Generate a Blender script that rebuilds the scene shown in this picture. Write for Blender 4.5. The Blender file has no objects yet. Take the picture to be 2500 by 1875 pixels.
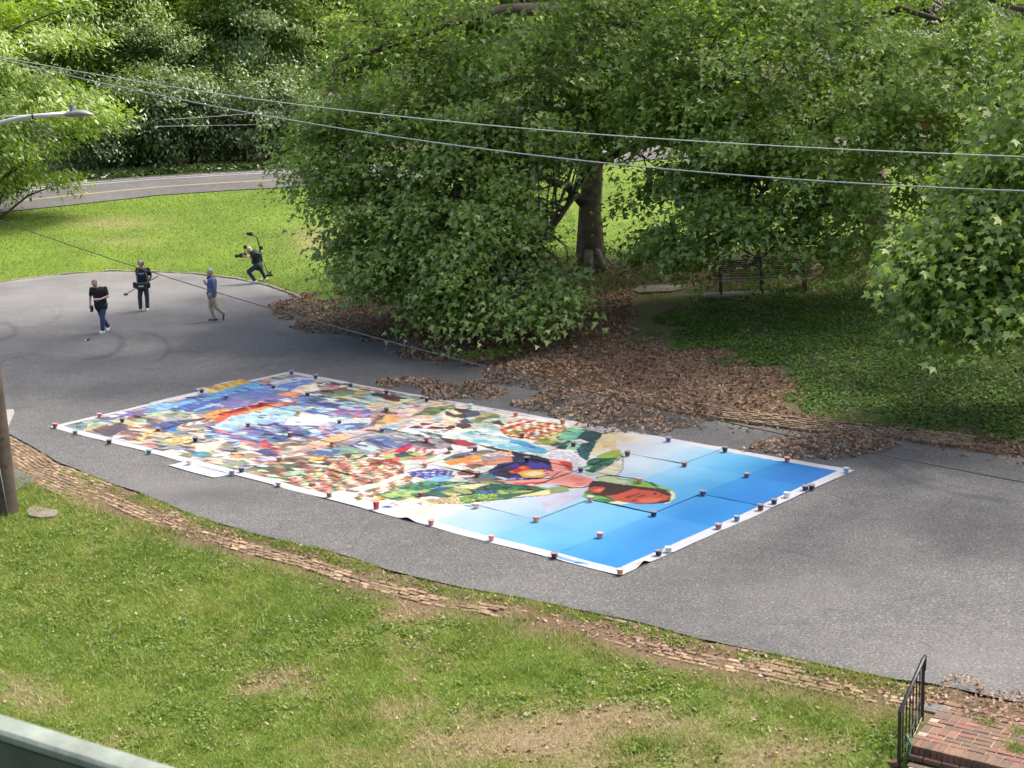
import bpy, bmesh, math, random
import numpy as np
from mathutils import Vector, Matrix

rng = np.random.default_rng(7)
random.seed(7)
scene = bpy.context.scene
COL = scene.collection

# ------------------------------------------------------------------ camera, sky, sun, exposure
FPX, W0, H0 = 3527.0, 2500.0, 1875.0          # focal length in pixels of the photograph
CAM_H = 8.0
ROLL, PITCH = math.radians(2.283), math.radians(12.471)
cf = np.array([0, math.cos(PITCH), -math.sin(PITCH)])
r0 = np.array([1.0, 0, 0]); u0 = np.array([0, math.sin(PITCH), math.cos(PITCH)])
cr = math.cos(ROLL) * r0 - math.sin(ROLL) * u0
cu = math.sin(ROLL) * r0 + math.cos(ROLL) * u0
CPOS = np.array([0, 0, CAM_H])
cam = bpy.data.cameras.new('camera'); camo = bpy.data.objects.new('camera', cam); COL.objects.link(camo)
camo.matrix_world = Matrix(((cr[0], cu[0], -cf[0], 0), (cr[1], cu[1], -cf[1], 0), (cr[2], cu[2], -cf[2], CAM_H), (0, 0, 0, 1)))
cam.sensor_width = 36.0; cam.lens = 36.0 * FPX / W0
cam.clip_start = 0.05; cam.clip_end = 3000
cam.dof.use_dof = True; cam.dof.focus_distance = 34.0; cam.dof.aperture_fstop = 14.0
scene.camera = camo

SUN_EL, SUN_DIR = 59.0, (0.93, 0.37)           # horizontal direction towards the sun
world = bpy.data.worlds.new('World'); scene.world = world; world.use_nodes = True
nt = world.node_tree; nt.nodes.clear()
sky = nt.nodes.new('ShaderNodeTexSky'); sky.sky_type = 'NISHITA'; sky.sun_disc = False
sky.sun_elevation = math.radians(SUN_EL); sky.sun_rotation = math.atan2(SUN_DIR[0], SUN_DIR[1])
sky.air_density = 0.7; sky.dust_density = 6.0; sky.ozone_density = 1.0
bg = nt.nodes.new('ShaderNodeBackground'); bg.inputs[1].default_value = 0.15
wo = nt.nodes.new('ShaderNodeOutputWorld'); nt.links.new(sky.outputs[0], bg.inputs[0]); nt.links.new(bg.outputs[0], wo.inputs[0])
sun = bpy.data.lights.new('sun', 'SUN'); sun.energy = 1.35; sun.angle = math.radians(4.0); sun.color = (1.0, 0.95, 0.86)
suno = bpy.data.objects.new('sun', sun); COL.objects.link(suno)
sv = Vector((SUN_DIR[0] * math.cos(math.radians(SUN_EL)), SUN_DIR[1] * math.cos(math.radians(SUN_EL)), math.sin(math.radians(SUN_EL))))
suno.rotation_euler = sv.to_track_quat('Z', 'Y').to_euler(); suno.location = (30, 40, 60)
scene.view_settings.view_transform = 'Standard'; scene.view_settings.look = 'None'
scene.view_settings.gamma = 1.0; scene.view_settings.exposure = 1.66
scene.view_settings.use_curve_mapping = False
scene.cycles.max_bounces = 8; scene.cycles.diffuse_bounces = 5; scene.cycles.glossy_bounces = 2
scene.cycles.transmission_bounces = 4; scene.cycles.transparent_max_bounces = 6

# ------------------------------------------------------------------ projection helpers
def ray(x, y):
    return cf + cr * ((x - W0 / 2) / FPX) - cu * ((y - H0 / 2) / FPX)
def G(x, y, h=0.0):
    d = ray(x, y); return CPOS + d * ((h - CAM_H) / d[2])
def at(x, y, depth):                            # a point seen at pixel x, y at a given depth
    return CPOS + ray(x, y) * depth
def project(P):
    Q = np.asarray(P) - CPOS
    z = Q @ cf; z = np.where(z < 0.1, 0.1, z)
    return W0 / 2 + FPX * (Q @ cr) / z, H0 / 2 - FPX * (Q @ cu) / z
def sstep(a, b, x):
    t = np.clip((np.asarray(x, float) - a) / (b - a), 0, 1); return t * t * (3 - 2 * t)
def vnoise(x, y, seed=0):                       # value noise, 0..1
    x = np.asarray(x, float); y = np.asarray(y, float)
    xi = np.floor(x).astype(np.int64); yi = np.floor(y).astype(np.int64)
    fx = x - xi; fy = y - yi; fx = fx * fx * (3 - 2 * fx); fy = fy * fy * (3 - 2 * fy)
    def h(a, b):
        n = (a * 374761393 + b * 668265263 + seed * 362437) & 0x7fffffff
        n = ((n ^ (n >> 13)) * 1274126177) & 0x7fffffff
        return ((n ^ (n >> 16)) & 0xffff) / 65535.0
    return (h(xi, yi) * (1 - fx) + h(xi + 1, yi) * fx) * (1 - fy) + (h(xi, yi + 1) * (1 - fx) + h(xi + 1, yi + 1) * fx) * fy
def fbm(x, y, seed=0, o=3):
    s = 0; a = 0.5; t = 0
    for i in range(o):
        s = s + a * vnoise(x * 2 ** i, y * 2 ** i, seed + i); t += a; a *= 0.5
    return s / t
def inpoly(x, y, poly):
    x = np.asarray(x); y = np.asarray(y); r = np.zeros(x.shape, bool); n = len(poly)
    for i in range(n):
        x1, y1 = poly[i]; x2, y2 = poly[(i + 1) % n]
        if y1 == y2: continue
        c = ((y1 > y) != (y2 > y)) & (x < (x2 - x1) * (y - y1) / (y2 - y1) + x1)
        r ^= c
    return r
def polydist(x, y, pts):                        # unsigned distance to a polyline
    x = np.asarray(x, float); y = np.asarray(y, float); best = np.full(x.shape, 1e9)
    for (x1, y1), (x2, y2) in zip(pts[:-1], pts[1:]):
        dx, dy = x2 - x1, y2 - y1; L = dx * dx + dy * dy
        t = np.clip(((x - x1) * dx + (y - y1) * dy) / L, 0, 1)
        best = np.minimum(best, np.hypot(x - x1 - t * dx, y - y1 - t * dy))
    return best
def lin(c):
    c = np.asarray(c, float) / 255.0
    return np.where(c <= 0.04045, c / 12.92, ((c + 0.055) / 1.055) ** 2.4)

# ------------------------------------------------------------------ mesh and object helpers
def link(o, parent=None):
    COL.objects.link(o)
    if parent is not None: o.parent = parent
    return o
def tag(o, label=None, cat=None, group=None, kind=None):
    if label: o['label'] = label
    if cat: o['category'] = cat
    if group: o['group'] = group
    if kind: o['kind'] = kind
    return o
def empty(name, loc=(0, 0, 0), rz=0.0, label=None, cat=None, group=None):
    o = bpy.data.objects.new(name, None); COL.objects.link(o); o.location = loc; o.rotation_euler[2] = rz
    o.empty_display_size = 0.2
    return tag(o, label, cat, group)
def mesh_np(name, V, F, mat=None, attrs=None, smooth=False, color=None):
    V = np.ascontiguousarray(V, dtype=np.float32); F = np.ascontiguousarray(F, dtype=np.int32)
    me = bpy.data.meshes.new(name); n, k = F.shape
    me.vertices.add(len(V)); me.vertices.foreach_set('co', V.ravel())
    me.loops.add(n * k); me.loops.foreach_set('vertex_index', F.ravel())
    me.polygons.add(n); me.polygons.foreach_set('loop_start', np.arange(0, n * k, k, dtype=np.int32))
    if smooth: me.polygons.foreach_set('use_smooth', np.ones(n, dtype=bool))
    for an, av in (attrs or {}).items():
        a = me.attributes.new(an, 'FLOAT', 'POINT'); a.data.foreach_set('value', np.ascontiguousarray(av, dtype=np.float32))
    if color is not None:
        a = me.color_attributes.new('gcol', 'FLOAT_COLOR', 'POINT')
        c = np.ones((len(V), 4), np.float32); c[:, :3] = color; a.data.foreach_set('color', c.ravel())
    me.update(calc_edges=True)
    if mat is not None: me.materials.append(mat)
    return me
def obj(name, me, parent=None):
    return link(bpy.data.objects.new(name, me), parent)

class MB:
    def __init__(s): s.v = []; s.f = []
    def add(s, v, f):
        b = len(s.v); s.v += [tuple(p) for p in v]; s.f += [tuple(i + b for i in q) for q in f]; return s
    def box(s, c, d, rz=0.0, M=None, bev=0.0):
        hx, hy, hz = d[0] / 2, d[1] / 2, d[2] / 2
        if bev:
            b = bev
            v = [(x * (hx - b), y * (hy - b), -hz) for x, y in ((-1, -1), (1, -1), (1, 1), (-1, 1))]
            v += [(x * hx, y * hy, -hz + b) for x, y in ((-1, -1), (1, -1), (1, 1), (-1, 1))]
            v += [(x * hx, y * hy, hz - b) for x, y in ((-1, -1), (1, -1), (1, 1), (-1, 1))]
            v += [(x * (hx - b), y * (hy - b), hz) for x, y in ((-1, -1), (1, -1), (1, 1), (-1, 1))]
            f = [(3, 2, 1, 0), (12, 13, 14, 15)]
            for k in (0, 4, 8):
                for i in range(4): f.append((k + i, k + (i + 1) % 4, k + 4 + (i + 1) % 4, k + 4 + i))
        else:
            v = [(x * hx, y * hy, z * hz) for z in (-1, 1) for x, y in ((-1, -1), (1, -1), (1, 1), (-1, 1))]
            f = [(3, 2, 1, 0), (4, 5, 6, 7)] + [(i, (i + 1) % 4, 4 + (i + 1) % 4, 4 + i) for i in range(4)]
        if M is None: M = Matrix.Translation(c) @ Matrix.Rotation(rz, 4, 'Z')
        return s.add([M @ Vector(p) for p in v], f)
    def tube(s, pts, rad, n=6, caps=True):
        pts = [Vector(p) for p in pts]
        if not hasattr(rad, '__len__'): rad = [rad] * len(pts)
        vs = []; fs = []; prev = None
        for i, p in enumerate(pts):
            t = (pts[min(i + 1, len(pts) - 1)] - pts[max(i - 1, 0)]).normalized()
            if prev is None:
                a = t.orthogonal().normalized()
            else:
                a = (prev - t * prev.dot(t)); a = a.normalized() if a.length > 1e-6 else t.orthogonal().normalized()
            prev = a; b = t.cross(a)
            for k in range(n):
                an = 2 * math.pi * k / n; vs.append(p + (a * math.cos(an) + b * math.sin(an)) * rad[i])
        for i in range(len(pts) - 1):
            for k in range(n): fs.append((i * n + k, i * n + (k + 1) % n, (i + 1) * n + (k + 1) % n, (i + 1) * n + k))
        if caps: fs.append(tuple(range(n - 1, -1, -1))); fs.append(tuple((len(pts) - 1) * n + k for k in range(n)))
        return s.add(vs, fs)
    def lathe(s, prof, n=16, c=(0, 0, 0), cap=True):
        vs = []; fs = []
        for r, z in prof:
            for k in range(n):
                a = 2 * math.pi * k / n; vs.append((c[0] + r * math.cos(a), c[1] + r * math.sin(a), c[2] + z))
        for i in range(len(prof) - 1):
            for k in range(n): fs.append((i * n + k, i * n + (k + 1) % n, (i + 1) * n + (k + 1) % n, (i + 1) * n + k))
        if cap: fs.append(tuple(range(n - 1, -1, -1))); fs.append(tuple((len(prof) - 1) * n + k for k in range(n)))
        return s.add(vs, fs)
    def mesh(s, name, mat, smooth=False):
        me = bpy.data.meshes.new(name); me.from_pydata(s.v, [], s.f)
        if mat: me.materials.append(mat)
        if smooth:
            for p in me.polygons: p.use_smooth = True
        return me
    def build(s, name, mat, parent=None, smooth=False):
        return obj(name, s.mesh(name, mat, smooth), parent)

# ------------------------------------------------------------------ materials
def newmat(name):
    m = bpy.data.materials.new(name); m.use_nodes = True; t = m.node_tree; t.nodes.clear()
    out = t.nodes.new('ShaderNodeOutputMaterial'); return m, t, out
def N(t, typ, **kw):
    n = t.nodes.new(typ)
    for k, v in kw.items(): setattr(n, k, v)
    return n
def ramp(t, stops):
    r = t.nodes.new('ShaderNodeValToRGB'); e = r.color_ramp.elements
    while len(e) > 1: e.remove(e[-1])
    e[0].position = stops[0][0]; e[0].color = (*stops[0][1], 1)
    for p, c in stops[1:]: q = e.new(p); q.color = (*c, 1)
    return r
def noise(t, scale, detail=3, rough=0.6, vec=None, dist=0.0):
    n = t.nodes.new('ShaderNodeTexNoise'); n.inputs['Scale'].default_value = scale
    n.inputs['Detail'].default_value = detail; n.inputs['Roughness'].default_value = rough; n.inputs['Distortion'].default_value = dist
    if vec is not None: t.links.new(vec, n.inputs['Vector'])
    return n
def mix(t, a, b, fac, mode='MIX'):
    m = t.nodes.new('ShaderNodeMix'); m.data_type = 'RGBA'; m.blend_type = mode
    for s, v in ((m.inputs[0], fac), (m.inputs[6], a), (m.inputs[7], b)):
        if hasattr(v, 'default_value') or hasattr(v, 'is_linked'): t.links.new(v, s)
        elif isinstance(v, (int, float)): s.default_value = v
        else: s.default_value = (*v, 1)
    return m.outputs[2]
def simple(name, col, rough=0.7, metal=0.0, var=0.15, scale=6.0, bump=0.0, spec=0.5):
    m, t, out = newmat(name); b = N(t, 'ShaderNodeBsdfPrincipled')
    tc = N(t, 'ShaderNodeTexCoord'); n = noise(t, scale, 4, 0.65, tc.outputs['Object'])
    c = np.asarray(col, float)
    r = ramp(t, [(0.25, tuple(np.clip(c * (1 - var), 0, 1))), (0.75, tuple(np.clip(c * (1 + var), 0, 1)))])
    t.links.new(n.outputs['Fac'], r.inputs[0]); t.links.new(r.outputs[0], b.inputs['Base Color'])
    b.inputs['Roughness'].default_value = rough; b.inputs['Metallic'].default_value = metal
    b.inputs['Specular IOR Level'].default_value = spec
    if bump:
        bp = N(t, 'ShaderNodeBump'); bp.inputs['Strength'].default_value = bump; bp.inputs['Distance'].default_value = 0.02
        t.links.new(n.outputs['Fac'], bp.inputs['Height']); t.links.new(bp.outputs[0], b.inputs['Normal'])
    t.links.new(b.outputs[0], out.inputs[0]); return m
def leafmat(name, stops, trans=0.45, tcol=(1.25, 1.35, 0.7), rough=0.5, gloss=0.06):
    m, t, out = newmat(name)
    a = N(t, 'ShaderNodeAttribute', attribute_name='rnd'); r = ramp(t, stops); t.links.new(a.outputs['Fac'], r.inputs[0])
    d = N(t, 'ShaderNodeBsdfDiffuse'); t.links.new(r.outputs[0], d.inputs[0])
    tr = N(t, 'ShaderNodeBsdfTranslucent'); tm = mix(t, r.outputs[0], tcol, 1.0, 'MULTIPLY'); t.links.new(tm, tr.inputs[0])
    mx = N(t, 'ShaderNodeMixShader'); mx.inputs[0].default_value = trans
    t.links.new(d.outputs[0], mx.inputs[1]); t.links.new(tr.outputs[0], mx.inputs[2])
    g = N(t, 'ShaderNodeBsdfGlossy'); g.inputs['Roughness'].default_value = rough; g.inputs[0].default_value = (0.9, 0.95, 0.9, 1)
    m2 = N(t, 'ShaderNodeMixShader'); m2.inputs[0].default_value = gloss
    t.links.new(mx.outputs[0], m2.inputs[1]); t.links.new(g.outputs[0], m2.inputs[2])
    t.links.new(m2.outputs[0], out.inputs[0]); return m

M = {}
M['syc'] = leafmat('plane_tree_leaf', [(0, (0.115, 0.18, 0.026)), (0.5, (0.225, 0.325, 0.050)), (0.8, (0.34, 0.44, 0.085)), (1, (0.58, 0.62, 0.22))], 0.45, (1.08, 1.2, 0.66), gloss=0.05, rough=0.5)
M['ash'] = leafmat('yellow_green_leaf', [(0, (0.13, 0.21, 0.022)), (0.6, (0.22, 0.31, 0.034)), (1, (0.33, 0.39, 0.07))], 0.46)
M['wood'] = leafmat('woodland_leaf', [(0, (0.13, 0.21, 0.018)), (0.6, (0.235, 0.33, 0.028)), (1, (0.36, 0.42, 0.055))], 0.46)
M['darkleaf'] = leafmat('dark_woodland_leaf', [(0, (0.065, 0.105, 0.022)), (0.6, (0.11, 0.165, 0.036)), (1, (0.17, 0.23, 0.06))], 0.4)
M['silver'] = leafmat('silver_green_leaf', [(0, (0.11, 0.17, 0.045)), (0.6, (0.18, 0.255, 0.07)), (1, (0.27, 0.34, 0.11))], 0.42)
M['ivy'] = leafmat('ground_ivy_leaf', [(0, (0.045, 0.09, 0.011)), (0.6, (0.08, 0.145, 0.018)), (1, (0.125, 0.195, 0.032))], 0.3, gloss=0.02)
M['litter'] = leafmat('fallen_leaf', [(0, (0.09, 0.052, 0.032)), (0.45, (0.215, 0.135, 0.084)), (0.8, (0.33, 0.22, 0.14)), (1, (0.46, 0.34, 0.22))], 0.12, (1.1, 0.9, 0.7), gloss=0.03)
M['grass'] = leafmat('grass_blade', [(0, (0.065, 0.115, 0.012)), (0.40, (0.135, 0.195, 0.022)), (0.62, (0.215, 0.245, 0.046)), (0.74, (0.26, 0.235, 0.095)), (1, (0.35, 0.28, 0.155))], 0.3, gloss=0.03)
M['lawn'] = leafmat('far_grass_blade', [(0, (0.085, 0.145, 0.013)), (0.5, (0.125, 0.20, 0.018)), (0.8, (0.18, 0.235, 0.032)), (1, (0.32, 0.29, 0.11))], 0.25, gloss=0.03)
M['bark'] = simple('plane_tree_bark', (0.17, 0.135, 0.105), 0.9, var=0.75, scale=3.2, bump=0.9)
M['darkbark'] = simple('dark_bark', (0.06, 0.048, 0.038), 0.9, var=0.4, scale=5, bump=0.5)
M['iron'] = simple('black_iron', (0.02, 0.02, 0.02), 0.45, 0.3, var=0.3)
M['black'] = simple('black_plastic', (0.014, 0.014, 0.016), 0.5, var=0.3)
M['concrete'] = simple('concrete', (0.23, 0.215, 0.185), 0.9, var=0.25, scale=8, bump=0.3)
M['stone'] = simple('grey_stone', (0.13, 0.112, 0.085), 0.95, var=0.35, scale=5, bump=0.5)
M['wire'] = simple('pale_cable', (0.34, 0.38, 0.35), 0.5, 0.2, var=0.1)
M['wire2'] = simple('twisted_cable', (0.25, 0.26, 0.27), 0.5, 0.2, var=0.2)
M['wire3'] = simple('dark_cable', (0.04, 0.04, 0.04), 0.6, var=0.2)
M['lamp_metal'] = simple('lamp_aluminium', (0.42, 0.41, 0.40), 0.45, 0.3, var=0.08)
M['lamp_head'] = simple('lamp_head_grey', (0.17, 0.165, 0.165), 0.5, 0.1, var=0.08)
M['white'] = simple('white_paint', (0.75, 0.75, 0.73), 0.7, var=0.08)
M['yellowline'] = simple('yellow_line', (0.20, 0.165, 0.09), 0.8, var=0.25, scale=2)
M['whiteline'] = simple('white_line', (0.28, 0.28, 0.275), 0.8, var=0.25, scale=2)
M['green_hose'] = simple('green_hose', (0.05, 0.12, 0.07), 0.5)

def brickmat(name, use_attr, stops, mort=False):
    m, t, out = newmat(name); b = N(t, 'ShaderNodeBsdfPrincipled'); r = ramp(t, stops)
    if use_attr:
        a = N(t, 'ShaderNodeAttribute', attribute_name='rnd'); t.links.new(a.outputs['Fac'], r.inputs[0])
    else:
        a = N(t, 'ShaderNodeObjectInfo'); t.links.new(a.outputs['Random'], r.inputs[0])
    g = N(t, 'ShaderNodeNewGeometry'); n = noise(t, 14, 5, 0.7, g.outputs['Position'])
    c = mix(t, r.outputs[0], n.outputs['Color'], 0.22, 'OVERLAY')
    n2 = noise(t, 2.2, 3, 0.6, g.outputs['Position']); rr = ramp(t, [(0.36, (0, 0, 0)), (0.62, (1, 1, 1))]); t.links.new(n2.outputs['Fac'], rr.inputs[0])
    c = mix(t, c, (0.11, 0.075, 0.042), rr.outputs[0])
    m3 = N(t, 'ShaderNodeMath', operation='MULTIPLY'); m3.inputs[1].default_value = 0.72
    t.links.new(rr.outputs[0], m3.inputs[0])
    t.links.new(c, b.inputs['Base Color']); b.inputs['Roughness'].default_value = 0.9
    for l in list(t.links):
        if l.to_socket.name == 'Factor' and l.from_node == rr: t.links.new(m3.outputs[0], l.to_socket)
    bp = N(t, 'ShaderNodeBump'); bp.inputs['Strength'].default_value = 0.5; bp.inputs['Distance'].default_value = 0.01
    t.links.new(n.outputs['Fac'], bp.inputs['Height']); t.links.new(bp.outputs[0], b.inputs['Normal'])
    t.links.new(b.outputs[0], out.inputs[0]); return m
TAN = [(0, (0.11, 0.066, 0.036)), (0.5, (0.22, 0.148, 0.084)), (1, (0.32, 0.23, 0.14))]
RED = [(0, (0.065, 0.042, 0.034)), (0.4, (0.11, 0.062, 0.044)), (0.75, (0.165, 0.07, 0.048)), (1, (0.19, 0.10, 0.07))]
M['brick_tan'] = brickmat('tan_brick', False, TAN); M['brick_tan_j'] = brickmat('tan_brick_joined', True, TAN)
M['brick_red'] = brickmat('red_brick', False, RED)
M['mortar'] = simple('pale_mortar', (0.25, 0.215, 0.17), 0.95, var=0.3, scale=10)

def asphaltmat():
    m, t, out = newmat('asphalt'); b = N(t, 'ShaderNodeBsdfPrincipled'); g = N(t, 'ShaderNodeNewGeometry'); P = g.outputs['Position']
    big = noise(t, 0.22, 5, 0.6, P); r1 = ramp(t, [(0.3, (0.072, 0.071, 0.069)), (0.7, (0.112, 0.110, 0.107))]); t.links.new(big.outputs['Fac'], r1.inputs[0])
    sp = noise(t, 26, 2, 0.5, P, 0.6); r2 = ramp(t, [(0.30, (0.35, 0.35, 0.35)), (0.5, (0.9, 0.9, 0.9)), (0.62, (1.25, 1.25, 1.22)), (0.74, (2.6, 2.6, 2.5))]); t.links.new(sp.outputs['Fac'], r2.inputs[0])
    c = mix(t, r1.outputs[0], r2.outputs[0], 0.78, 'MULTIPLY')
    mm = noise(t, 3.4, 4, 0.7, P); r3 = ramp(t, [(0.3, (0.84, 0.84, 0.84)), (0.7, (1.14, 1.14, 1.13))]); t.links.new(mm.outputs['Fac'], r3.inputs[0]); c = mix(t, c, r3.outputs[0], 1.0, 'MULTIPLY')
    # fine cracks along distorted cell borders
    nd = noise(t, 1.6, 3, 0.6, P); ad = N(t, 'ShaderNodeVectorMath', operation='MULTIPLY_ADD'); ad.inputs[1].default_value = (0.5, 0.5, 0.5)
    t.links.new(nd.outputs['Color'], ad.inputs[0]); t.links.new(P, ad.inputs[2])
    vo = N(t, 'ShaderNodeTexVoronoi', feature='DISTANCE_TO_EDGE'); vo.inputs['Scale'].default_value = 0.42; t.links.new(ad.outputs[0], vo.inputs['Vector'])
    rc = ramp(t, [(0.0, (1, 1, 1)), (0.010, (0, 0, 0))]); t.links.new(vo.outputs['Distance'], rc.inputs[0])
    nm = noise(t, 0.5, 2, 0.5, P); rm = ramp(t, [(0.48, (0, 0, 0)), (0.62, (0.5, 0.5, 0.5))]); t.links.new(nm.outputs['Fac'], rm.inputs[0])
    cm = mix(t, rc.outputs[0], rm.outputs[0], 1.0, 'MULTIPLY'); c = mix(t, c, (0.03, 0.03, 0.03), cm)
    st = N(t, 'ShaderNodeAttribute', attribute_name='stain'); c = mix(t, c, (0.035, 0.035, 0.036), st.outputs['Fac'])
    du = N(t, 'ShaderNodeAttribute', attribute_name='dust_sun'); c = mix(t, c, (0.21, 0.206, 0.198), du.outputs['Fac'])  # pale dust, with the sunlit patches put into the same colour
    t.links.new(c, b.inputs['Base Color']); b.inputs['Roughness'].default_value = 0.92; b.inputs['Specular IOR Level'].default_value = 0.25
    bp = N(t, 'ShaderNodeBump'); bp.inputs['Strength'].default_value = 0.4; bp.inputs['Distance'].default_value = 0.01
    t.links.new(sp.outputs['Fac'], bp.inputs['Height']); t.links.new(bp.outputs[0], b.inputs['Normal'])
    t.links.new(b.outputs[0], out.inputs[0]); return m
M['asphalt'] = asphaltmat()

def vcolmat(name, rough=0.95, nsc=18, amt=0.5, bump=0.5, spec=0.2):
    m, t, out = newmat(name); b = N(t, 'ShaderNodeBsdfPrincipled'); g = N(t, 'ShaderNodeNewGeometry')
    a = N(t, 'ShaderNodeAttribute', attribute_name='gcol'); c = a.outputs['Color']
    n = noise(t, nsc, 4, 0.7, g.outputs['Position'])
    if amt:
        r = ramp(t, [(0.3, (1 - amt,) * 3), (0.7, (1 + amt,) * 3)]); t.links.new(n.outputs['Fac'], r.inputs[0])
        c = mix(t, c, r.outputs[0], 1.0, 'MULTIPLY')
    t.links.new(c, b.inputs['Base Color']); b.inputs['Roughness'].default_value = rough; b.inputs['Specular IOR Level'].default_value = spec
    if bump:
        bp = N(t, 'ShaderNodeBump'); bp.inputs['Strength'].default_value = bump; bp.inputs['Distance'].default_value = 0.02
        t.links.new(n.outputs['Fac'], bp.inputs['Height']); t.links.new(bp.outputs[0], b.inputs['Normal'])
    t.links.new(b.outputs[0], out.inputs[0]); return m
M['ground'] = vcolmat('ground_soil_and_turf', amt=0.45)
M['mural'] = vcolmat('painted_parachute_cloth', 0.75, 30, 0.05, 0.08, 0.25)

# ------------------------------------------------------------------ layout of the place (metres, from the photograph)
near_px = [(24, 1060), (72, 1085), (116, 1112), (145, 1131), (188, 1145), (263, 1176), (330, 1197), (424, 1236), (520, 1275), (650, 1309), (819, 1349), (960, 1394), (1130, 1436), (1250, 1455), (1420, 1490), (1566, 1521), (1702, 1558), (1928, 1603), (2098, 1642), (2324, 1679), (2465, 1707), (2550, 1720)]
NEAR = [tuple(G(x, y)[:2]) for x, y in near_px]
NEAR = [(-60, 72.0), (-30, 50.0), (-17, 39.5)] + NEAR + [(9.0, 13.6), (14, 11.0), (40, -3)]
far_px = [(0, 690), (116, 674), (270, 663), (367, 665), (463, 669), (579, 683), (656, 700), (714, 722), (810, 768), (1100, 858), (1300, 918), (1527, 985), (1726, 1024), (1952, 1053), (2178, 1075), (2500, 1120)]
FAR = [tuple(G(x, y)[:2]) for x, y in far_px]
FAR = [(-60, 73.0), (-34, 54.5), (-26, 55.5)] + FAR + [(16, 23.0), (40, 9)]
NX = np.array(NEAR); FX = np.array(FAR)
def near_y(x): return np.interp(x, NX[:, 0], NX[:, 1])
def far_y(x): return np.interp(x, FX[:, 0], FX[:, 1])
def lotdist(x, y):                              # (distance beyond far edge, distance in front of near edge), 0 inside
    x = np.asarray(x, float); y = np.asarray(y, float)
    df = np.zeros(x.shape); dn = np.zeros(x.shape); a = y > far_y(x); b = y < near_y(x)
    if a.any(): df[a] = polydist(x[a], y[a], FAR)
    if b.any(): dn[b] = polydist(x[b], y[b], NEAR)
    return df, dn
SO = G(2217, 1822, 0.0); SE1 = G(2500, 1890, 0.0) - SO; SE1 /= np.linalg.norm(SE1)
def terrain(x, y):
    x = np.asarray(x, float); y = np.asarray(y, float); df, dn = lotdist(x, y)
    h = 1.25 * (1 - np.exp(-df / 9.0)) + 0.02 * np.minimum(df, 60) + 1.0 * sstep(14, 32, df) + 7.0 * sstep(48, 120, df)
    h = h - 0.05 * np.clip(dn - 1.2, 0, 9)
    qa = (x - SO[0]) * SE1[0] + (y - SO[1]) * SE1[1]; qb = -(x - SO[0]) * SE1[1] + (y - SO[1]) * SE1[0]
    h = h - 0.32 * sstep(.0, -.25, qb) * sstep(-.35, .0, qa) * sstep(-3, -2.4, qb)
    return h
def hits(px, py):                               # pixels -> points on the terrain
    px = np.asarray(px, float); py = np.asarray(py, float)
    d = cf[None] + cr[None] * ((px - W0 / 2) / FPX)[:, None] - cu[None] * ((py - H0 / 2) / FPX)[:, None]
    ts = 8.0 * 1.05 ** np.arange(78); t0 = np.full(len(px), 8.0); t1 = np.full(len(px), ts[-1]); done = np.zeros(len(px), bool)
    for a, b in zip(ts[:-1], ts[1:]):
        P = CPOS + d * b; below = P[:, 2] < terrain(P[:, 0], P[:, 1]); nw = below & ~done; t0[nw] = a; t1[nw] = b; done |= nw
        if done.all(): break
    for _ in range(14):
        m_ = (t0 + t1) / 2; P = CPOS + d * m_[:, None]; up = P[:, 2] > terrain(P[:, 0], P[:, 1]); t0 = np.where(up, m_, t0); t1 = np.where(up, t1, m_)
    P = CPOS + d * t1[:, None]; P[:, 2] = terrain(P[:, 0], P[:, 1]); return P
def hit(px, py): return hits([px], [py])[0]

litter_poly = [(665, 735), (720, 715), (800, 735), (880, 690), (960, 700), (1050, 780), (1200, 800), (1300, 760), (1480, 700), (1560, 720), (1560, 780), (1520, 820), (1700, 850), (1850, 890), (1960, 960), (1900, 990), (2000, 1015), (2200, 1050), (2520, 1060), (2520, 1130), (2150, 1078), (1900, 1054), (1700, 1018), (1500, 985), (1250, 940), (1050, 885), (860, 805)]
ivy_poly = [(1640, 745), (1800, 700), (2000, 700), (2250, 670), (2600, 640), (2600, 1055), (2230, 1040), (2080, 1010), (1960, 980), (1870, 900), (1740, 870), (1690, 845), (1600, 785)]
under_poly = [(820, 560), (1000, 500), (1300, 600), (1480, 640), (1800, 620), (2520, 560), (2520, 700), (1800, 700), (1560, 720), (1300, 760), (1050, 790), (900, 700)]
def gauss(px, py, c, r): return np.exp(-(((px - c[0]) / r[0]) ** 2 + ((py - c[1]) / r[1]) ** 2))
def soft(px, py, poly, x, y, amp=34, seed=3):
    jx = (fbm(x * 0.9, y * 0.9, seed) - 0.5) * 2 * amp * 1.6; jy = (fbm(x * 0.9 + 31, y * 0.9, seed + 9) - 0.5) * 2 * amp
    return inpoly(px + jx, py + jy, poly)
def bareness(x, y, px, py):                     # near lawn: how dry and worn the turf is
    b = 0.05 + 0.46 * fbm(x * 0.55, y * 0.55, 21, 4) + .30 * (fbm(x * 1.9, y * 1.9, 27, 3) - .38)
    for c, r, a in (((650, 1665), (110, 40), .35), ((1500, 1760), (240, 60), .24), ((700, 1830), (420, 60), .14), ((1150, 1790), (260, 90), .12), ((210, 1372), (60, 22), .4), ((80, 1690), (120, 50), .2), ((260, 1320), (120, 60), .12), ((1950, 1850), (150, 60), .25), ((980, 1500), (60, 40), .2), ((60, 1255), (70, 25), .1)):
        b = b + a * gauss(px, py, c, r)
    for c, r, a in (((330, 1470), (380, 110), .16), ((850, 1420), (260, 70), .12), ((60, 1300), (160, 120), .1), ((1600, 1600), (350, 40), .1)):
        b = b - a * gauss(px, py, c, r)
    return np.clip(b, 0, 1)

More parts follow.
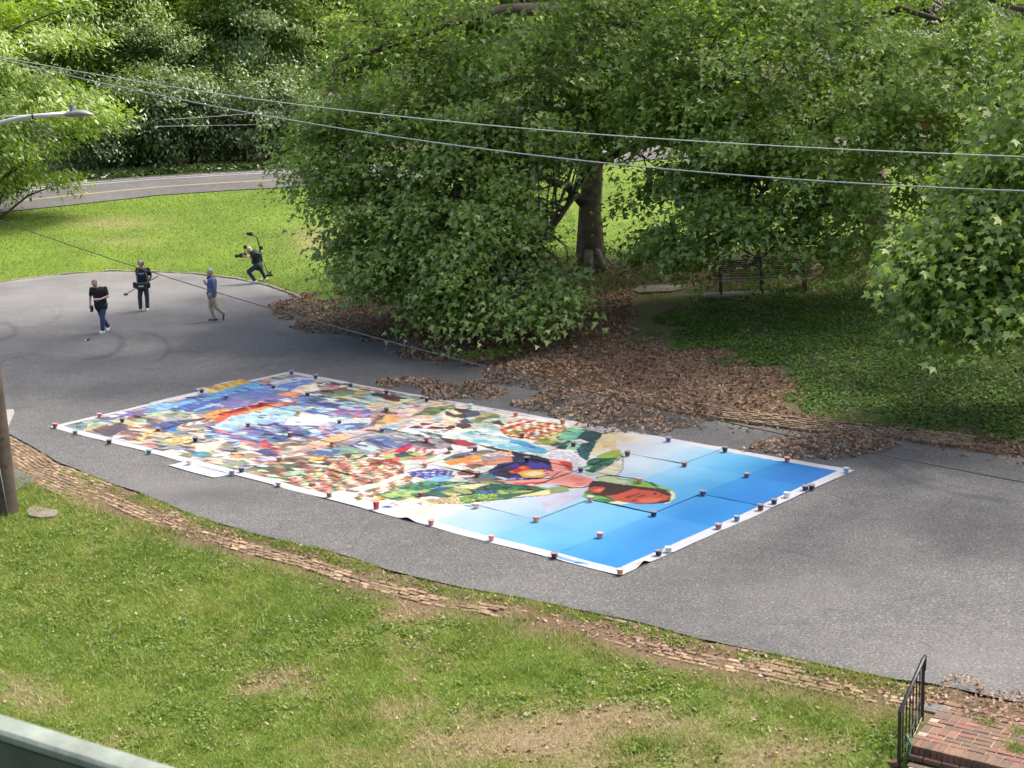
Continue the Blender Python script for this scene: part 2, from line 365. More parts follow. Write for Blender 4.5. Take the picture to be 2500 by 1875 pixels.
# ------------------------------------------------------------------ ground
def axis(a, b, fine0, fine1, st, grow=1.25):
    v = list(np.arange(fine0, fine1 + 1e-6, st)); s = st
    lo = fine0
    while lo > a: s *= grow; lo -= s; v.insert(0, lo)
    s = st; hi = v[-1]
    while hi < b: s *= grow; hi += s; v.append(hi)
    return np.array(v)
gx = axis(-700, 700, -27, 27, 0.28); gy = axis(-250, 1200, 12, 100, 0.42)
GX, GY = np.meshgrid(gx, gy); X = GX.ravel(); Y = GY.ravel()
df, dn = lotdist(X, Y); Z = terrain(X, Y)
PX, PY = project(np.stack([X, Y, Z], 1))
inlot = (df <= 0) & (dn <= 0)
green = np.array([0.072, 0.105, 0.014]); dirt = np.array([0.095, 0.064, 0.038]); dry = np.array([0.20, 0.155, 0.088]); litc = np.array([0.13, 0.08, 0.05])
fargreen = np.array([0.092, 0.14, 0.015]); woodsoil = np.array([0.04, 0.045, 0.018])
colr = np.tile(green, (len(X), 1))
bare = bareness(X, Y, PX, PY)
w = sstep(0.34, 0.62, bare)[:, None]; nearc = green * (1 - w) + (dry * 0.55 + dirt * 0.45) * w
gut = sstep(1.5, 0.9, dn)[:, None]; nearc = nearc * (1 - gut) + dirt * gut
farc = np.tile(fargreen, (len(X), 1)) * (0.7 + 0.6 * fbm(X * 0.5, Y * 0.5, 5))[:, None]
m = (PX > 860) & (PY > 640); farc[m] = (0.085, 0.09, 0.032)
m = soft(PX, PY, under_poly, X, Y); farc[m] = green * 0.45 + litc * 0.55
dryf = np.clip(gauss(PX, PY, (270, 545), (120, 16)) + gauss(PX, PY, (775, 585), (60, 40)) + gauss(PX, PY, (300, 590), (90, 10)) * .6, 0, 1)[:, None]; farc = farc * (1 - .6 * dryf) + dry * .6 * dryf
m = soft(PX, PY, ivy_poly, X, Y); farc[m] = (0.035, 0.05, 0.016)
m = soft(PX, PY, litter_poly, X, Y, 22); farc[m] = litc
wd = sstep(26, 34, df)[:, None]; farc = farc * (1 - wd) + woodsoil * wd
colr = np.where((dn > 0)[:, None], nearc, np.where((df > 0)[:, None], farc, dirt))
Zg = Z + np.where(inlot, -0.05, 0) + np.where(dn > 0, (fbm(X * 1.3, Y * 1.3, 40) - 0.5) * 0.06 * sstep(0, 1, dn) + (fbm(X * 2.2, Y * 2.2, 44) - 0.62) * 0.045 * sstep(1.4, 0.6, dn), 0) + np.where(df > 0, (fbm(X * 0.6, Y * 0.6, 41) - 0.5) * 0.14 * sstep(0, 2, df) * sstep(17, 12, df), 0)
def ground_z(x, y):
    x = np.asarray(x, float); y = np.asarray(y, float); df, dn = lotdist(x, y)
    return terrain(x, y) + np.where(dn > 0, (fbm(x * 1.3, y * 1.3, 40) - 0.5) * 0.06 * sstep(0, 1, dn) + (fbm(x * 2.2, y * 2.2, 44) - 0.62) * 0.045 * sstep(1.4, 0.6, dn), 0) + np.where(df > 0, (fbm(x * 0.6, y * 0.6, 41) - 0.5) * 0.14 * sstep(0, 2, df) * sstep(17, 12, df), 0)
nx, ny = len(gx), len(gy)
ii = (np.arange(ny - 1)[:, None] * nx + np.arange(nx - 1)[None]).ravel()
me = mesh_np('ground', np.stack([X, Y, Zg], 1), np.stack([ii, ii + 1, ii + nx + 1, ii + nx], 1), M['ground'], color=colr, smooth=True)
tag(obj('ground', me), 'lawn and soil around the asphalt turning circle', kind='structure')

# ------------------------------------------------------------------ asphalt turning circle
ux = np.concatenate([np.linspace(-60, -24, 60)[:-1], np.arange(-24, 12, 0.13), np.linspace(12, 40, 60)]); nv = 150
LX = np.repeat(ux[:, None], nv + 1, 1); tt = np.linspace(0, 1, nv + 1)[None]
jit = (fbm(ux * 2.5, ux * 0 + 3.3, 61) - 0.5) * 0.14
y0_ = near_y(ux) + jit; y1_ = np.maximum(far_y(ux) + (fbm(ux * 2.0, ux * 0 + 9.1, 63) - 0.5) * 0.2, y0_ + 0.1)
LY = y0_[:, None] * (1 - tt) + y1_[:, None] * tt
lx = LX.ravel(); ly = LY.ravel(); px, py = project(np.stack([lx, ly, lx * 0], 1))
stain = np.zeros(len(lx))
def arc(c, ax, ay, a0, a1, wpx, amt):           # a tyre mark as seen on the ground
    global stain
    d = np.hypot((px - c[0]) / ax, (py - c[1]) / ay); an = np.degrees(np.arctan2(-(py - c[1]) / ay, (px - c[0]) / ax)) % 360
    m_ = np.exp(-((d - 1) * ax / wpx) ** 2); sp = (an - a0) % 360; L = (a1 - a0) % 360
    m_ = m_ * sstep(0, 14, sp) * sstep(L, L - 14, sp) * (sp <= L) * (0.55 + 0.6 * fbm(lx * 2.1, ly * 2.1, 77))
    stain = np.maximum(stain, min(.85, amt * 1.8) * m_)
arc((200, 838), 100, 40, 260, 80, 7, .62); arc((200, 838), 92, 36, 275, 60, 3, .4); arc((320, 850), 92, 42, 300, 95, 5, .42)
arc((-25, 808), 64, 24, 280, 70, 8, .6); arc((60, 760), 90, 40, 300, 60, 4, .38); arc((60, 770), 76, 30, 180, 60, 4, .3)
arc((150, 925), 260, 40, 20, 160, 4, .25); arc((250, 960), 250, 50, 200, 330, 4, .2); arc((120, 900), 130, 36, 90, 260, 4, .3)
arc((190, 775), 190, 24, 20, 130, 4, .35); arc((2600, 1050), 520, 180, 195, 262, 12, .32); arc((2600, 1040), 500, 175, 200, 258, 6, .3)
for c, r, a in (((2090, 1432), (16, 7), .6), ((1965, 1520), (20, 8), .5), ((2320, 1350), (12, 6), .35), ((770, 858), (22, 6), .4), ((820, 830), (26, 5), .35), ((690, 815), (18, 4), .3), ((520, 1205), (120, 18), .75), ((470, 1222), (40, 8), .3), ((600, 1190), (50, 10), .3), ((190, 885), (70, 9), .2), ((40, 960), (14, 60), .18), ((2130, 1545), (60, 14), .15), ((2290, 1300), (90, 8), .25)):
    stain = np.maximum(stain, a * gauss(px, py, c, r) * (0.5 + fbm(lx * 3, ly * 3, 71)))
stain = np.clip(stain + 0.28 * sstep(0.55, 0.75, fbm(lx * 0.35, ly * 0.35, 90)) * 0.5, 0, 0.8)
dust_sun = 0.42 * gauss(px, py, (250, 720), (420, 75)) + 0.15 * gauss(px, py, (2350, 1620), (260, 90)) + 0.18 * gauss(px, py, (1950, 1440), (160, 40)) + 0.2 * gauss(px, py, (420, 1190), (160, 30))  # sunlit parts of the lot painted paler
fe = polydist(lx, ly, FAR); dust_sun = dust_sun + 0.45 * sstep(0.9, 0.0, fe) * fbm(lx * 1.5, ly * 1.5, 95)
dust_sun = np.clip(dust_sun * (0.4 + 1.1 * fbm(lx * 0.8, ly * 0.8, 96)), 0, 0.7)
nn = nv + 1; ii = (np.arange(len(ux) - 1)[:, None] * nn + np.arange(nv)[None]).ravel()
me = mesh_np('asphalt', np.stack([lx, ly, lx * 0 + 0.003 + 0.006 * (fbm(lx * .3, ly * .3, 8) - .5)], 1), np.stack([ii, ii + nn, ii + nn + 1, ii + 1], 1), M['asphalt'], {'stain': stain, 'dust_sun': dust_sun}, smooth=True)
tag(obj('asphalt_turning_circle', me), 'worn grey asphalt with tyre marks', kind='structure')

# ------------------------------------------------------------------ the road beyond, its markings and verge
def densify(pts, n=10):
    out = []
    for (a, b), (c, d) in zip(pts[:-1], pts[1:]):
        for i in range(n): out.append((a + (c - a) * i / n, b + (d - b) * i / n))
    return out + [pts[-1]]
lowp = [(-500, 590), (-200, 545), (8, 519), (193, 500), (386, 478), (579, 465), (733, 457), (1000, 438), (1300, 416), (1600, 391), (2150, 352), (2900, 318)]
upp = [(-500, 505), (-200, 478), (0, 462), (185, 444), (386, 430), (579, 419), (706, 413), (1000, 396), (1300, 379), (1600, 360), (2150, 330), (2900, 300)]
def strip(name, lo, hi, dz, mat, cross=6):
    V = []; Fc = []
    lo = np.array(lo); hi = np.array(hi)
    K = np.arange(cross + 1) / cross; V = (lo[:, None] + (hi - lo)[:, None] * K[None, :, None]).reshape(-1, 2)
    V = np.column_stack([V, terrain(V[:, 0], V[:, 1]) + dz])
    for i in range(len(lo) - 1):
        for k in range(cross): q = i * (cross + 1) + k; Fc.append((q, q + cross + 1, q + cross + 2, q + 1))
    return mesh_np(name, V, Fc, mat, smooth=True)
xs = [p[0] for p in densify(lowp, 8)]
LO = hits(xs, np.interp(xs, [q[0] for q in lowp], [q[1] for q in lowp]))[:, :2]
HI = hits(xs, np.interp(xs, [q[0] for q in upp], [q[1] for q in upp]))[:, :2]
tag(obj('road', strip('road', LO, HI, 0.045, M['asphalt'], 24)), 'grey road curving past beyond the lawn', kind='structure')
def roadline(name, f, wd, mat, i0=0, i1=None):
    c = LO + (HI - LO) * f; t = np.gradient(c, axis=0); t /= np.linalg.norm(t, axis=1)[:, None]; n = np.stack([-t[:, 1], t[:, 0]], 1)
    o = obj(name, strip(name, (c - n * wd / 2)[i0:i1], (c + n * wd / 2)[i0:i1], 0.051, mat, 2)); return tag(o, kind='structure')
roadline('yellow_centre_line', 0.40, 0.26, M['yellowline']); roadline('white_edge_line', 0.80, 0.16, M['whiteline']); roadline('white_outer_line', 0.89, 0.13, M['whiteline'])

# ------------------------------------------------------------------ leaf and blade clouds
SYC_T = np.array([(0, 0), (.50, .10), (.22, .42), (0, 1.0), (-.22, .42), (-.50, .10)])
STAR_T = np.array([(0, 0), (.30, -.10), (.30, .12), (.58, .38), (.22, .44), (0, 1.0), (-.22, .44), (-.58, .38), (-.30, .12), (-.30, -.10)])
OVAL_T = np.array([(0, 0), (.22, .35), (0, 1.0), (-.22, .35)])
PINN_T = np.array([(0, 0), (.30, .22), (.10, .42), (.26, .66), (0, 1.0), (-.26, .66), (-.10, .42), (-.30, .22)])
LIT_T = np.array([(0, 0), (.34, .3), (.1, .95), (-.3, .6)])
def norm(a): return a / np.maximum(np.linalg.norm(a, axis=1, keepdims=True), 1e-9)
def leaves(name, P, nrm, tip, size, T, mat, rnd, cup=0.12, center=0.4):
    n = norm(nrm); t = tip - n * np.sum(tip * n, 1, keepdims=True); t = norm(t + 1e-6); b = np.cross(n, t)
    k = len(T); x = T[:, 0]; y = T[:, 1] - center
    z = -cup * (x * x * 2 + y * y)
    V = P[:, None] + size[:, None, None] * (b[:, None] * x[None, :, None] + t[:, None] * y[None, :, None] + n[:, None] * z[None, :, None])
    Fc = np.arange(len(P) * k).reshape(-1, k)
    return mesh_np(name, V.reshape(-1, 3), Fc, mat, {'rnd': np.repeat(rnd, k)})
def blades(name, P, hgt, wid, lean, mat, rnd):
    n = len(P); a = rng.uniform(0, 2 * np.pi, n); d = np.stack([np.cos(a), np.sin(a), a * 0], 1); a2 = rng.uniform(0, 2 * np.pi, n)
    s = np.stack([np.cos(a2), np.sin(a2), a * 0], 1) * wid[:, None] / 2
    tip = P + d * (lean * hgt)[:, None] + np.array([0, 0, 1.0]) * hgt[:, None]
    V = np.stack([P - s, P + s, tip], 1).reshape(-1, 3)
    return mesh_np(name, V, np.arange(n * 3).reshape(-1, 3), mat, {'rnd': np.repeat(rnd, 3)})
def rsample(n, x0, x1, y0, y1): return rng.uniform(x0, x1, n), rng.uniform(y0, y1, n)

# ------------------------------------------------------------------ grass, ground cover, fallen leaves
def inview(P, mx=80, my=80):
    px, py = project(P); return (px > -mx) & (px < W0 + mx) & (py > -my) & (py < H0 + my), px, py
def rview(n, x0, x1, y0, y1, zz=0.0):           # random ground points that the picture could show
    x, y = rsample(n, x0, x1, y0, y1); px, py = project(np.stack([x, y, x * 0 + zz], 1)); k = (px > -120) & (px < 2620) & (py > 200) & (py < 1960)
    return x[k], y[k]
x, y = rview(1250000, -10.5, 8.5, 12.5, 36); k = y < near_y(x); x = x[k]; y = y[k]; df_, dn_ = lotdist(x, y); k = dn_ > 0.02; x = x[k]; y = y[k]; dn_ = dn_[k]
P = np.stack([x, y, ground_z(x, y)], 1); v, px, py = inview(P, 150, 60); P = P[v]; x = x[v]; y = y[v]; px = px[v]; py = py[v]; dn_ = dn_[v]
b = bareness(x, y, px, py); edge = sstep(0.5, 0.12, dn_) * sstep(.36, .55, fbm(x * 0.9, y * 0.9, 33)) * 1.4 + .5 * sstep(.52, .7, fbm(x * 1.1, y * 1.1, 37)) * (dn_ < 1.3); inner = sstep(0.75, 1.35, dn_ + (fbm(x * 1.4, y * 1.4, 36) - .5) * .9)
dens = np.maximum(inner * (1.0 - 0.5 * sstep(0.30, 0.60, b)), edge) * (0.2 + 1.1 * fbm(x * 2.3, y * 2.3, 91))+ 0.03 * inner
steps_zone = inpoly(px, py, [(2205, 1900), (2215, 1810), (2250, 1740), (2330, 1650), (2520, 1690), (2520, 1900)])
k = (rng.random(len(x)) < dens * 1.1) & ~steps_zone; P = P[k]; b = b[k]; n = len(P)
tone = 0.52 * fbm(P[:, 0] * .7, P[:, 1] * .7, 52) + .34 * vnoise(P[:, 0] * 5.5, P[:, 1] * 5.5, 53) + 0.22 * rng.random(n) - .12 + 0.75 * sstep(0.27, 0.60, b + .25 * (vnoise(P[:, 0] * 4, P[:, 1] * 4, 58) - .5)) * rng.random(n) ** 0.45
hgt = rng.uniform(0.025, 0.085, n) * (0.35 + 1.3 * fbm(P[:, 0] * 1.7, P[:, 1] * 1.7, 55))
me = blades('lawn_grass', P, hgt, rng.uniform(0.006, 0.013, n), rng.uniform(0.2, 1.6, n), M['grass'], np.clip(tone, 0, 1))
tag(obj('lawn_grass', me), 'patchy short grass on the lawn in front', 'grass', kind='stuff')

# broad-leaved weeds in the near lawn
cl = []
x, y = rsample(9000, -10, 8, 12, 34); df_, dn_ = lotdist(x, y); b = bareness(x, y, *project(np.stack([x, y, x * 0], 1)))
k = (dn_ > 0.2) & (fbm(x * .7, y * .7, 83) > 0.46) & ((dn_ > 1.2) | (dn_ < .4)) & (b < .5); x = x[k]; y = y[k]
x = np.repeat(x, 16) + rng.normal(0, 0.07, len(x) * 16); y = np.repeat(y, 16) + rng.normal(0, 0.07, len(y) * 16)
P = np.stack([x, y, ground_z(x, y) + rng.uniform(.01, .05, len(x))], 1); v, px, py = inview(P); v &= ~inpoly(px, py, [(2205, 1900), (2215, 1810), (2250, 1740), (2330, 1650), (2520, 1690), (2520, 1900)]); v &= lotdist(P[:, 0], P[:, 1])[1] > 0.02; P = P[v]; n = len(P)
nr = np.array([0, 0, 1.0]) + rng.normal(0, .45, (n, 3)); me = leaves('lawn_weeds', P, nr, rng.normal(0, 1, (n, 3)), rng.uniform(.04, .085, n), OVAL_T, M['grass'], rng.uniform(.05, .5, n), .3)
tag(obj('lawn_weeds', me), 'low broad leaved weeds among the front lawn grass', 'weeds', kind='stuff')

# far lawn
x, y = rview(420000, -34, 3, 52, 96, 1.0); k = y > far_y(x); x = x[k]; y = y[k]; df_, dn_ = lotdist(x, y); k = (df_ > 0.05); x = x[k]; y = y[k]
P = np.stack([x, y, ground_z(x, y)], 1); v, px, py = inview(P)
lowy = np.interp(px, [q[0] for q in lowp], [q[1] for q in lowp]); v &= (py > lowy + 1) & (py < 760)
v &= ~soft(px, py, litter_poly, x, y, 20)
P = P[v]; px = px[v]; py = py[v]; n = len(P)
dryf = np.clip(gauss(px, py, (270, 545), (120, 16)) + gauss(px, py, (775, 585), (70, 45)) + .6 * gauss(px, py, (300, 590), (90, 10)) + .5 * gauss(px, py, (480, 600), (200, 14)), 0, 1)
k = rng.random(n) < 0.62 * (1 - .45 * dryf); P = P[k]; dryf = dryf[k]; n = len(P)
tone = 0.2 + 0.5 * fbm(P[:, 0] * .45, P[:, 1] * .45, 57) + .3 * (rng.random(n) - .5) + .5 * dryf * rng.random(n)
me = blades('far_lawn_grass', P, rng.uniform(.035, .085, n), rng.uniform(.018, .034, n), rng.uniform(.3, 1.6, n), M['lawn'], np.clip(tone, 0, 1))
tag(obj('far_lawn_grass', me), 'bright green grass between turning circle and road', 'grass', kind='stuff')

# thin grass and leaves in the shade of the plane trees
x, y = rview(180000, -8, 30, 26, 75, 1.0); df_, dn_ = lotdist(x, y); k = df_ > 1.2; x = x[k]; y = y[k]
P = np.stack([x, y, ground_z(x, y)], 1); v, px, py = inview(P); v &= soft(px, py, under_poly, x, y, 30) | ((px > 1150) & (py > 400) & (py < 640)); P = P[v]; n = len(P)
k = rng.random(n) < sstep(.3, .6, fbm(P[:, 0] * .6, P[:, 1] * .6, 66)); P = P[k]; n = len(P)
me = blades('shade_grass', P, rng.uniform(.05, .12, n), rng.uniform(.014, .028, n), rng.uniform(.3, 1.3, n), M['lawn'], np.clip(.1 + .5 * rng.random(n) + .3 * fbm(P[:, 0] * .5, P[:, 1] * .5, 2), 0, 1))
tag(obj('shade_grass', me), 'thin grass in the shade under the plane trees', 'grass', kind='stuff')

# ivy bank
x, y = rview(230000, 2, 20, 24, 52, .5); df_, dn_ = lotdist(x, y); k = df_ > 0.5; x = x[k]; y = y[k]
P = np.stack([x, y, ground_z(x, y) + rng.uniform(.01, .09, len(x))], 1); v, px, py = inview(P)
v &= (soft(px, py, ivy_poly, x, y, 64) | (soft(px, py, ivy_poly, x, y, 110, 6) & (rng.random(len(x)) < .4))) & (vnoise(x * 2.3, y * 2.3, 15) + .35 * rng.random(len(x)) > .42); P = P[v]; n = len(P)
nr = np.array([0, -.15, 1.0]) + rng.normal(0, .4, (n, 3))
me = leaves('ground_ivy', P, nr, rng.normal(0, 1, (n, 3)), rng.uniform(.04, .085, n), np.array([(0, 0), (.48, .45), (0, 1), (-.48, .45)]), M['ivy'], np.clip(.65 * fbm(P[:, 0] * .8, P[:, 1] * .8, 4) + .4 * rng.random(n), 0, 1), .3)
tag(obj('ground_ivy', me), 'dark green ground ivy covering the bank below the bench', 'ground cover', kind='stuff')

# fallen leaves: the drift along the bank, piles raked onto the asphalt, single leaves in the grass
PILES = [((735, 757), (80, 26), .16), ((820, 790), (110, 26), .2), ((1125, 958), (125, 20), .13), ((1000, 935), (80, 14), .08), ((1570, 1022), (165, 40), .38), ((1440, 985), (170, 34), .3), ((2010, 1092), (185, 30), .2), ((1330, 915), (160, 36), .3), ((1120, 860), (160, 30), .26), ((930, 800), (120, 30), .24), ((2350, 1690), (60, 34), .16), ((2440, 1735), (110, 40), .16), ((2290, 1712), (34, 16), .10)]
def pile_h(px, py, x, y):
    h = 0
    for c, r, a in PILES:
        q = np.sqrt(((px - c[0]) / r[0]) ** 2 + ((py - c[1]) / r[1]) ** 2) + (fbm(x * 1.7, y * 1.7, 12) - .5) * .7
        h = np.maximum(h, a * np.clip(1 - q * q, 0, 1) ** .8)
    return h
def litter(name, x, y, dens, label, size=(.06, .13), tilt=.55):
    z = np.where((y > far_y(x)) | (y < near_y(x)), ground_z(x, y), 0.006)
    px, py = project(np.stack([x, y, z], 1)); ph = pile_h(px, py, x, y); d = dens(x, y, px, py, ph)
    k = (rng.random(len(x)) < d) & (px > -60) & (px < 2560) & (py < 1930)
    x = x[k]; y = y[k]; z = z[k]; ph = ph[k]; n = len(x)
    P = np.stack([x, y, z + .012 + rng.uniform(0, .03, n) + ph * rng.random(n) ** .35], 1)
    nr = np.array([0, 0, 1.0]) + rng.normal(0, tilt, (n, 3))
    rn = np.clip(.15 + .45 * fbm(x * .9, y * .9, 14) + .5 * (rng.random(n) - .35), 0, 1)
    me = leaves(name, P, nr, rng.normal(0, 1, (n, 3)), rng.uniform(*size, n), LIT_T, M['litter'], rn, rng.uniform(-.9, 1.2), .45)
    return tag(obj(name, me), label, 'fallen leaves', kind='stuff')
x, y = rview(240000, -13, 16, 24, 56, .3)
def dens1(x, y, px, py, ph):
    df_, dn_ = lotdist(x, y)
    m = soft(px, py, litter_poly, x, y, 24) & (df_ > -1)
    u = soft(px, py, under_poly, x, y, 30)
    iv = soft(px, py, ivy_poly, x, y, 34)
    d = np.where(m & (df_ > 0), .9, 0); d = np.maximum(d, np.where(u & (df_ > 0.3), .30, 0)); d = np.maximum(d, np.where(iv, .14 * sstep(.4, .7, fbm(x * .8, y * .8, 88)) + .03, 0))
    d = np.maximum(d, np.where(ph > 0, .95, 0)); d = np.maximum(d, np.where((df_ <= 0), .35 * sstep(1.1, 0, polydist(x, y, FAR)) * (px > 700) * fbm(x * 1.2, y * 1.2, 17), 0))
    d = np.maximum(d, .25 * gauss(px, py, (775, 590), (70, 40)) * (df_ > 0)); d = np.maximum(d, .35 * sstep(.5, 0, df_) * (df_ > 0))
    return np.where(dn_ > 0, 0, d)
litter('fallen_leaves', x, y, dens1, 'drift of brown fallen leaves along the far kerb and bank')
x, y = rview(150000, -10, 9, 12.5, 35)
def dens2(x, y, px, py, ph):
    df_, dn_ = lotdist(x, y); b = bareness(x, y, px, py)
    d = np.where(dn_ > 0, .035 + .42 * sstep(.36, .66, b) * vnoise(x * 2, y * 2, 5) ** 2, 0)
    g = (dn_ > .1) & (dn_ < .85); d = np.where(g, np.maximum(d, .6 * sstep(.40, .6, fbm(x * .9 + 5, y * .9, 19)) * sstep(300, 600, px) + .10), d)
    d = np.maximum(d, .9 * gauss(px, py, (655, 1655), (50, 16)))
    return np.maximum(d, np.where(ph > 0, .95, 0) * (px > 2100))
litter('scattered_leaves', x, y, dens2, 'dry brown leaves scattered over front lawn and brick gutter', (.03, .085), .5)
# ------------------------------------------------------------------ brick gutters
def brick_mesh(name, d, mat, bev=0.006):
    return MB().box((0, 0, 0), d, bev=bev).mesh(name, mat)
def arclen(pts):
    pts = np.array(pts); s = np.concatenate([[0], np.cumsum(np.hypot(*np.diff(pts, axis=0).T))])
    def f(t):
        p = np.array([np.interp(t, s, pts[:, 0]), np.interp(t, s, pts[:, 1])]); q = np.array([np.interp(t + .25, s, pts[:, 0]), np.interp(t + .25, s, pts[:, 1])]); p2 = np.array([np.interp(t - .25, s, pts[:, 0]), np.interp(t - .25, s, pts[:, 1])])
        d = (q - p2) / np.linalg.norm(q - p2); return p, d
    return f, s[-1]
def gutter(name, label, line, side, t0, t1, courses, off0, zfun, maxobj, L=0.205, Wd=0.098, skip=None, lift=0.0):
    root = tag(empty(name), label, kind='structure')
    bm_ = brick_mesh('brick', (L - .030, Wd - .018, .06), M['brick_tan']); rec = []
    f, tot = arclen(line)
    nc = courses
    for c in range(nc):
        t = t0 + (c % 2) * L / 2
        while t < t1:
            p, d = f(t); nrm = np.array([-d[1], d[0]]) * side; o = off0 + (c + .5) * Wd
            q = p + nrm * o
            if skip is None or not skip(t, c, q):
                rec.append((q[0], q[1], math.atan2(d[1], d[0]) + random.gauss(0, .035), c))
            t += L
    xs = np.array([r[0] for r in rec]); ys = np.array([r[1] for r in rec]); zs = zfun(xs, ys) + lift
    px, py = project(np.stack([xs, ys, zs], 1)); vis = (px > -20) & (px < 2520) & (py < 1890)
    order = [i for i in np.argsort(ys) if vis[i]]; single = set(order[:maxobj])
    V = []; Fc = []; R = []; jm = MB().box((0, 0, 0), (L - .030, Wd - .018, .06), bev=.006); jv = np.array([tuple(p) for p in jm.v])
    for i in order:
        x_, y_, a, c = rec[i]; z_ = zs[i] - .03 + random.gauss(0, .007)
        if i in single:
            o = obj('brick', bm_, root); o.location = (x_, y_, z_); o.rotation_euler = (random.gauss(0, .02), random.gauss(0, .02), a)
        else:
            ca, sa = math.cos(a), math.sin(a); W_ = np.stack([jv[:, 0] * ca - jv[:, 1] * sa + x_, jv[:, 0] * sa + jv[:, 1] * ca + y_, jv[:, 2] + z_], 1)
            b = sum(len(v) for v in V); V.append(W_); Fc += [tuple(k + b for k in q) for q in jm.f]; R.append(np.full(len(jv), random.random()))
    if V:
        me = mesh_np('bricks', np.concatenate(V), np.array(Fc), M['brick_tan_j'], {'rnd': np.concatenate(R)}); o = obj('bricks', me, root); o['kind'] = 'stuff'
    return root
def smooth_off(x, y): return terrain(x, y) + .012
def skip_near(t, c, q):
    e = fbm(np.array([t * .8]), np.array([c * .35]), 101)[0]
    left = t < 6.0
    if c < 4 and not left: return e < .62 + .1 * (c < 2)
    if c >= 8 and not left: return True
    return e < (.12 if left else .42)
i0 = 3
gutter('brick_gutter', 'tan brick gutter strip between front lawn and asphalt', NEAR[i0:-3] , -1, 0.1, 27.5, 11, .06, smooth_off, 300, skip=skip_near)
def skip_far(t, c, q): return fbm(np.array([t * .9]), np.array([c * .5]), 104)[0] < .24
fl = [tuple(G(x, y)[:2]) for x, y in [(1480, 970), (1527, 983), (1726, 1022), (1952, 1053), (2178, 1073), (2350, 1095)]]
gutter('brick_gutter', 'tan brick gutter strip along the far edge below the ivy', fl, 1, .1, 9.5, 6, .02, lambda x, y: ground_z(x, y) + .05, 300, skip=skip_far)

# ------------------------------------------------------------------ concrete kerb round the far side of the turning circle
kp = [tuple(G(x, y)[:2]) for x, y in densify([(-60, 696), (0, 689), (116, 673), (270, 662), (367, 664), (463, 668), (579, 682), (656, 699), (714, 721), (820, 770), (900, 795)], 4)]
kc = np.array(kp); t = np.gradient(kc, axis=0); t /= np.linalg.norm(t, axis=1)[:, None]; nn_ = np.stack([-t[:, 1], t[:, 0]], 1)
V = []; Fc = []
for c, n_ in zip(kc, nn_):
    h = .04 + random.gauss(0, .012)
    for o, z in ((0.0, -.05), (0.0, h - .02), (.02, h), (.15, h), (.17, -.05)): V.append((c[0] + n_[0] * o, c[1] + n_[1] * o, z))
for i in range(len(kc) - 1):
    for k in range(4): Fc.append((i * 5 + k, i * 5 + k + 1, (i + 1) * 5 + k + 1, (i + 1) * 5 + k))
tag(obj('kerb', mesh_np('kerb', V, Fc, simple('weathered_kerb', (.15, .13, .092), .95, var=.45, scale=2.5, bump=.4))), 'low weathered kerb along the far curve of the asphalt', kind='structure')

# ------------------------------------------------------------------ brick landing and steps, bottom right
O = G(2217, 1822, 0.0); E1 = G(2500, 1890, 0.0) - O; E1 /= np.linalg.norm(E1); E2 = np.array([-E1[1], E1[0], 0])
ang = math.atan2(E1[1], E1[0])
def LP(a, b, z=0.0): p = O + E1 * a + E2 * b; return (p[0], p[1], z)
land = empty('brick_steps', LP(0, 0, 0), 0, 'red brick landing with a rowlock edged step beside the iron railing', 'steps')
def lobj(name, me, x, y, z, rz=0.0, par=land):
    o = obj(name, me, par); p = O + E1 * x + E2 * y; o.location = (p[0] - O[0], p[1] - O[1], z); o.rotation_euler = (random.gauss(0, .012), random.gauss(0, .012), ang + rz); return o
TOP = 0.035
bed = MB().box((0, 0, 0), (4.4, 1.32, .16)); lobj('mortar_bed', bed.mesh('mortar_bed', M['mortar']), 2.2, .66, TOP - .092).rotation_euler = (0, 0, ang)
rowl = brick_mesh('brick', (.060, .20, .105), M['brick_red'], .005); k = 0
while k * .069 < 4.3: lobj('brick', rowl, .035 + k * .069, .075, TOP - .05 + random.gauss(0, .002)); k += 1
pav = brick_mesh('brick', (.198, .094, .06), M['brick_red'], .005)
for r in range(11):
    yb = .235 + r * .105
    a = .10 + (r % 2) * .105 * (r not in (2, 3, 6, 7))
    while a < 4.2:
        if r in (2, 3, 6, 7) and int(a / .42) % 2 == 0:
            if r in (2, 6): lobj('brick', pav, a - .0525, yb + .0525, TOP - .03 + random.gauss(0, .003), math.pi / 2); lobj('brick', pav, a + .0525, yb + .0525, TOP - .03 + random.gauss(0, .003), math.pi / 2)
            a += .21
        else:
            lobj('brick', pav, a, yb, TOP - .03 + random.gauss(0, .003)); a += .21
bed2 = MB().box((0, 0, 0), (4.4, 1.0, .2)); lobj('mortar_bed', bed2.mesh('mortar_bed', M['mortar']), 2.3, -.62, TOP - .275).rotation_euler = (0, 0, ang)
for r in range(8):
    a = .16 + (r % 2) * .1
    while a < 4.2: lobj('brick', pav, a, -.17 - r * .105, TOP - .195 + random.gauss(0, .003)); a += .21
for k in range(14): lobj('brick', brick_mesh('brick', (.198, .10, .062), M['brick_red'], .005) if k == 0 else pav, .1 + k * .21, -.035, TOP - .13)
# side wall stub with a loose red brick beside the railing foot
lobj('brick', pav, -.14, -.18, TOP - .2, .2)

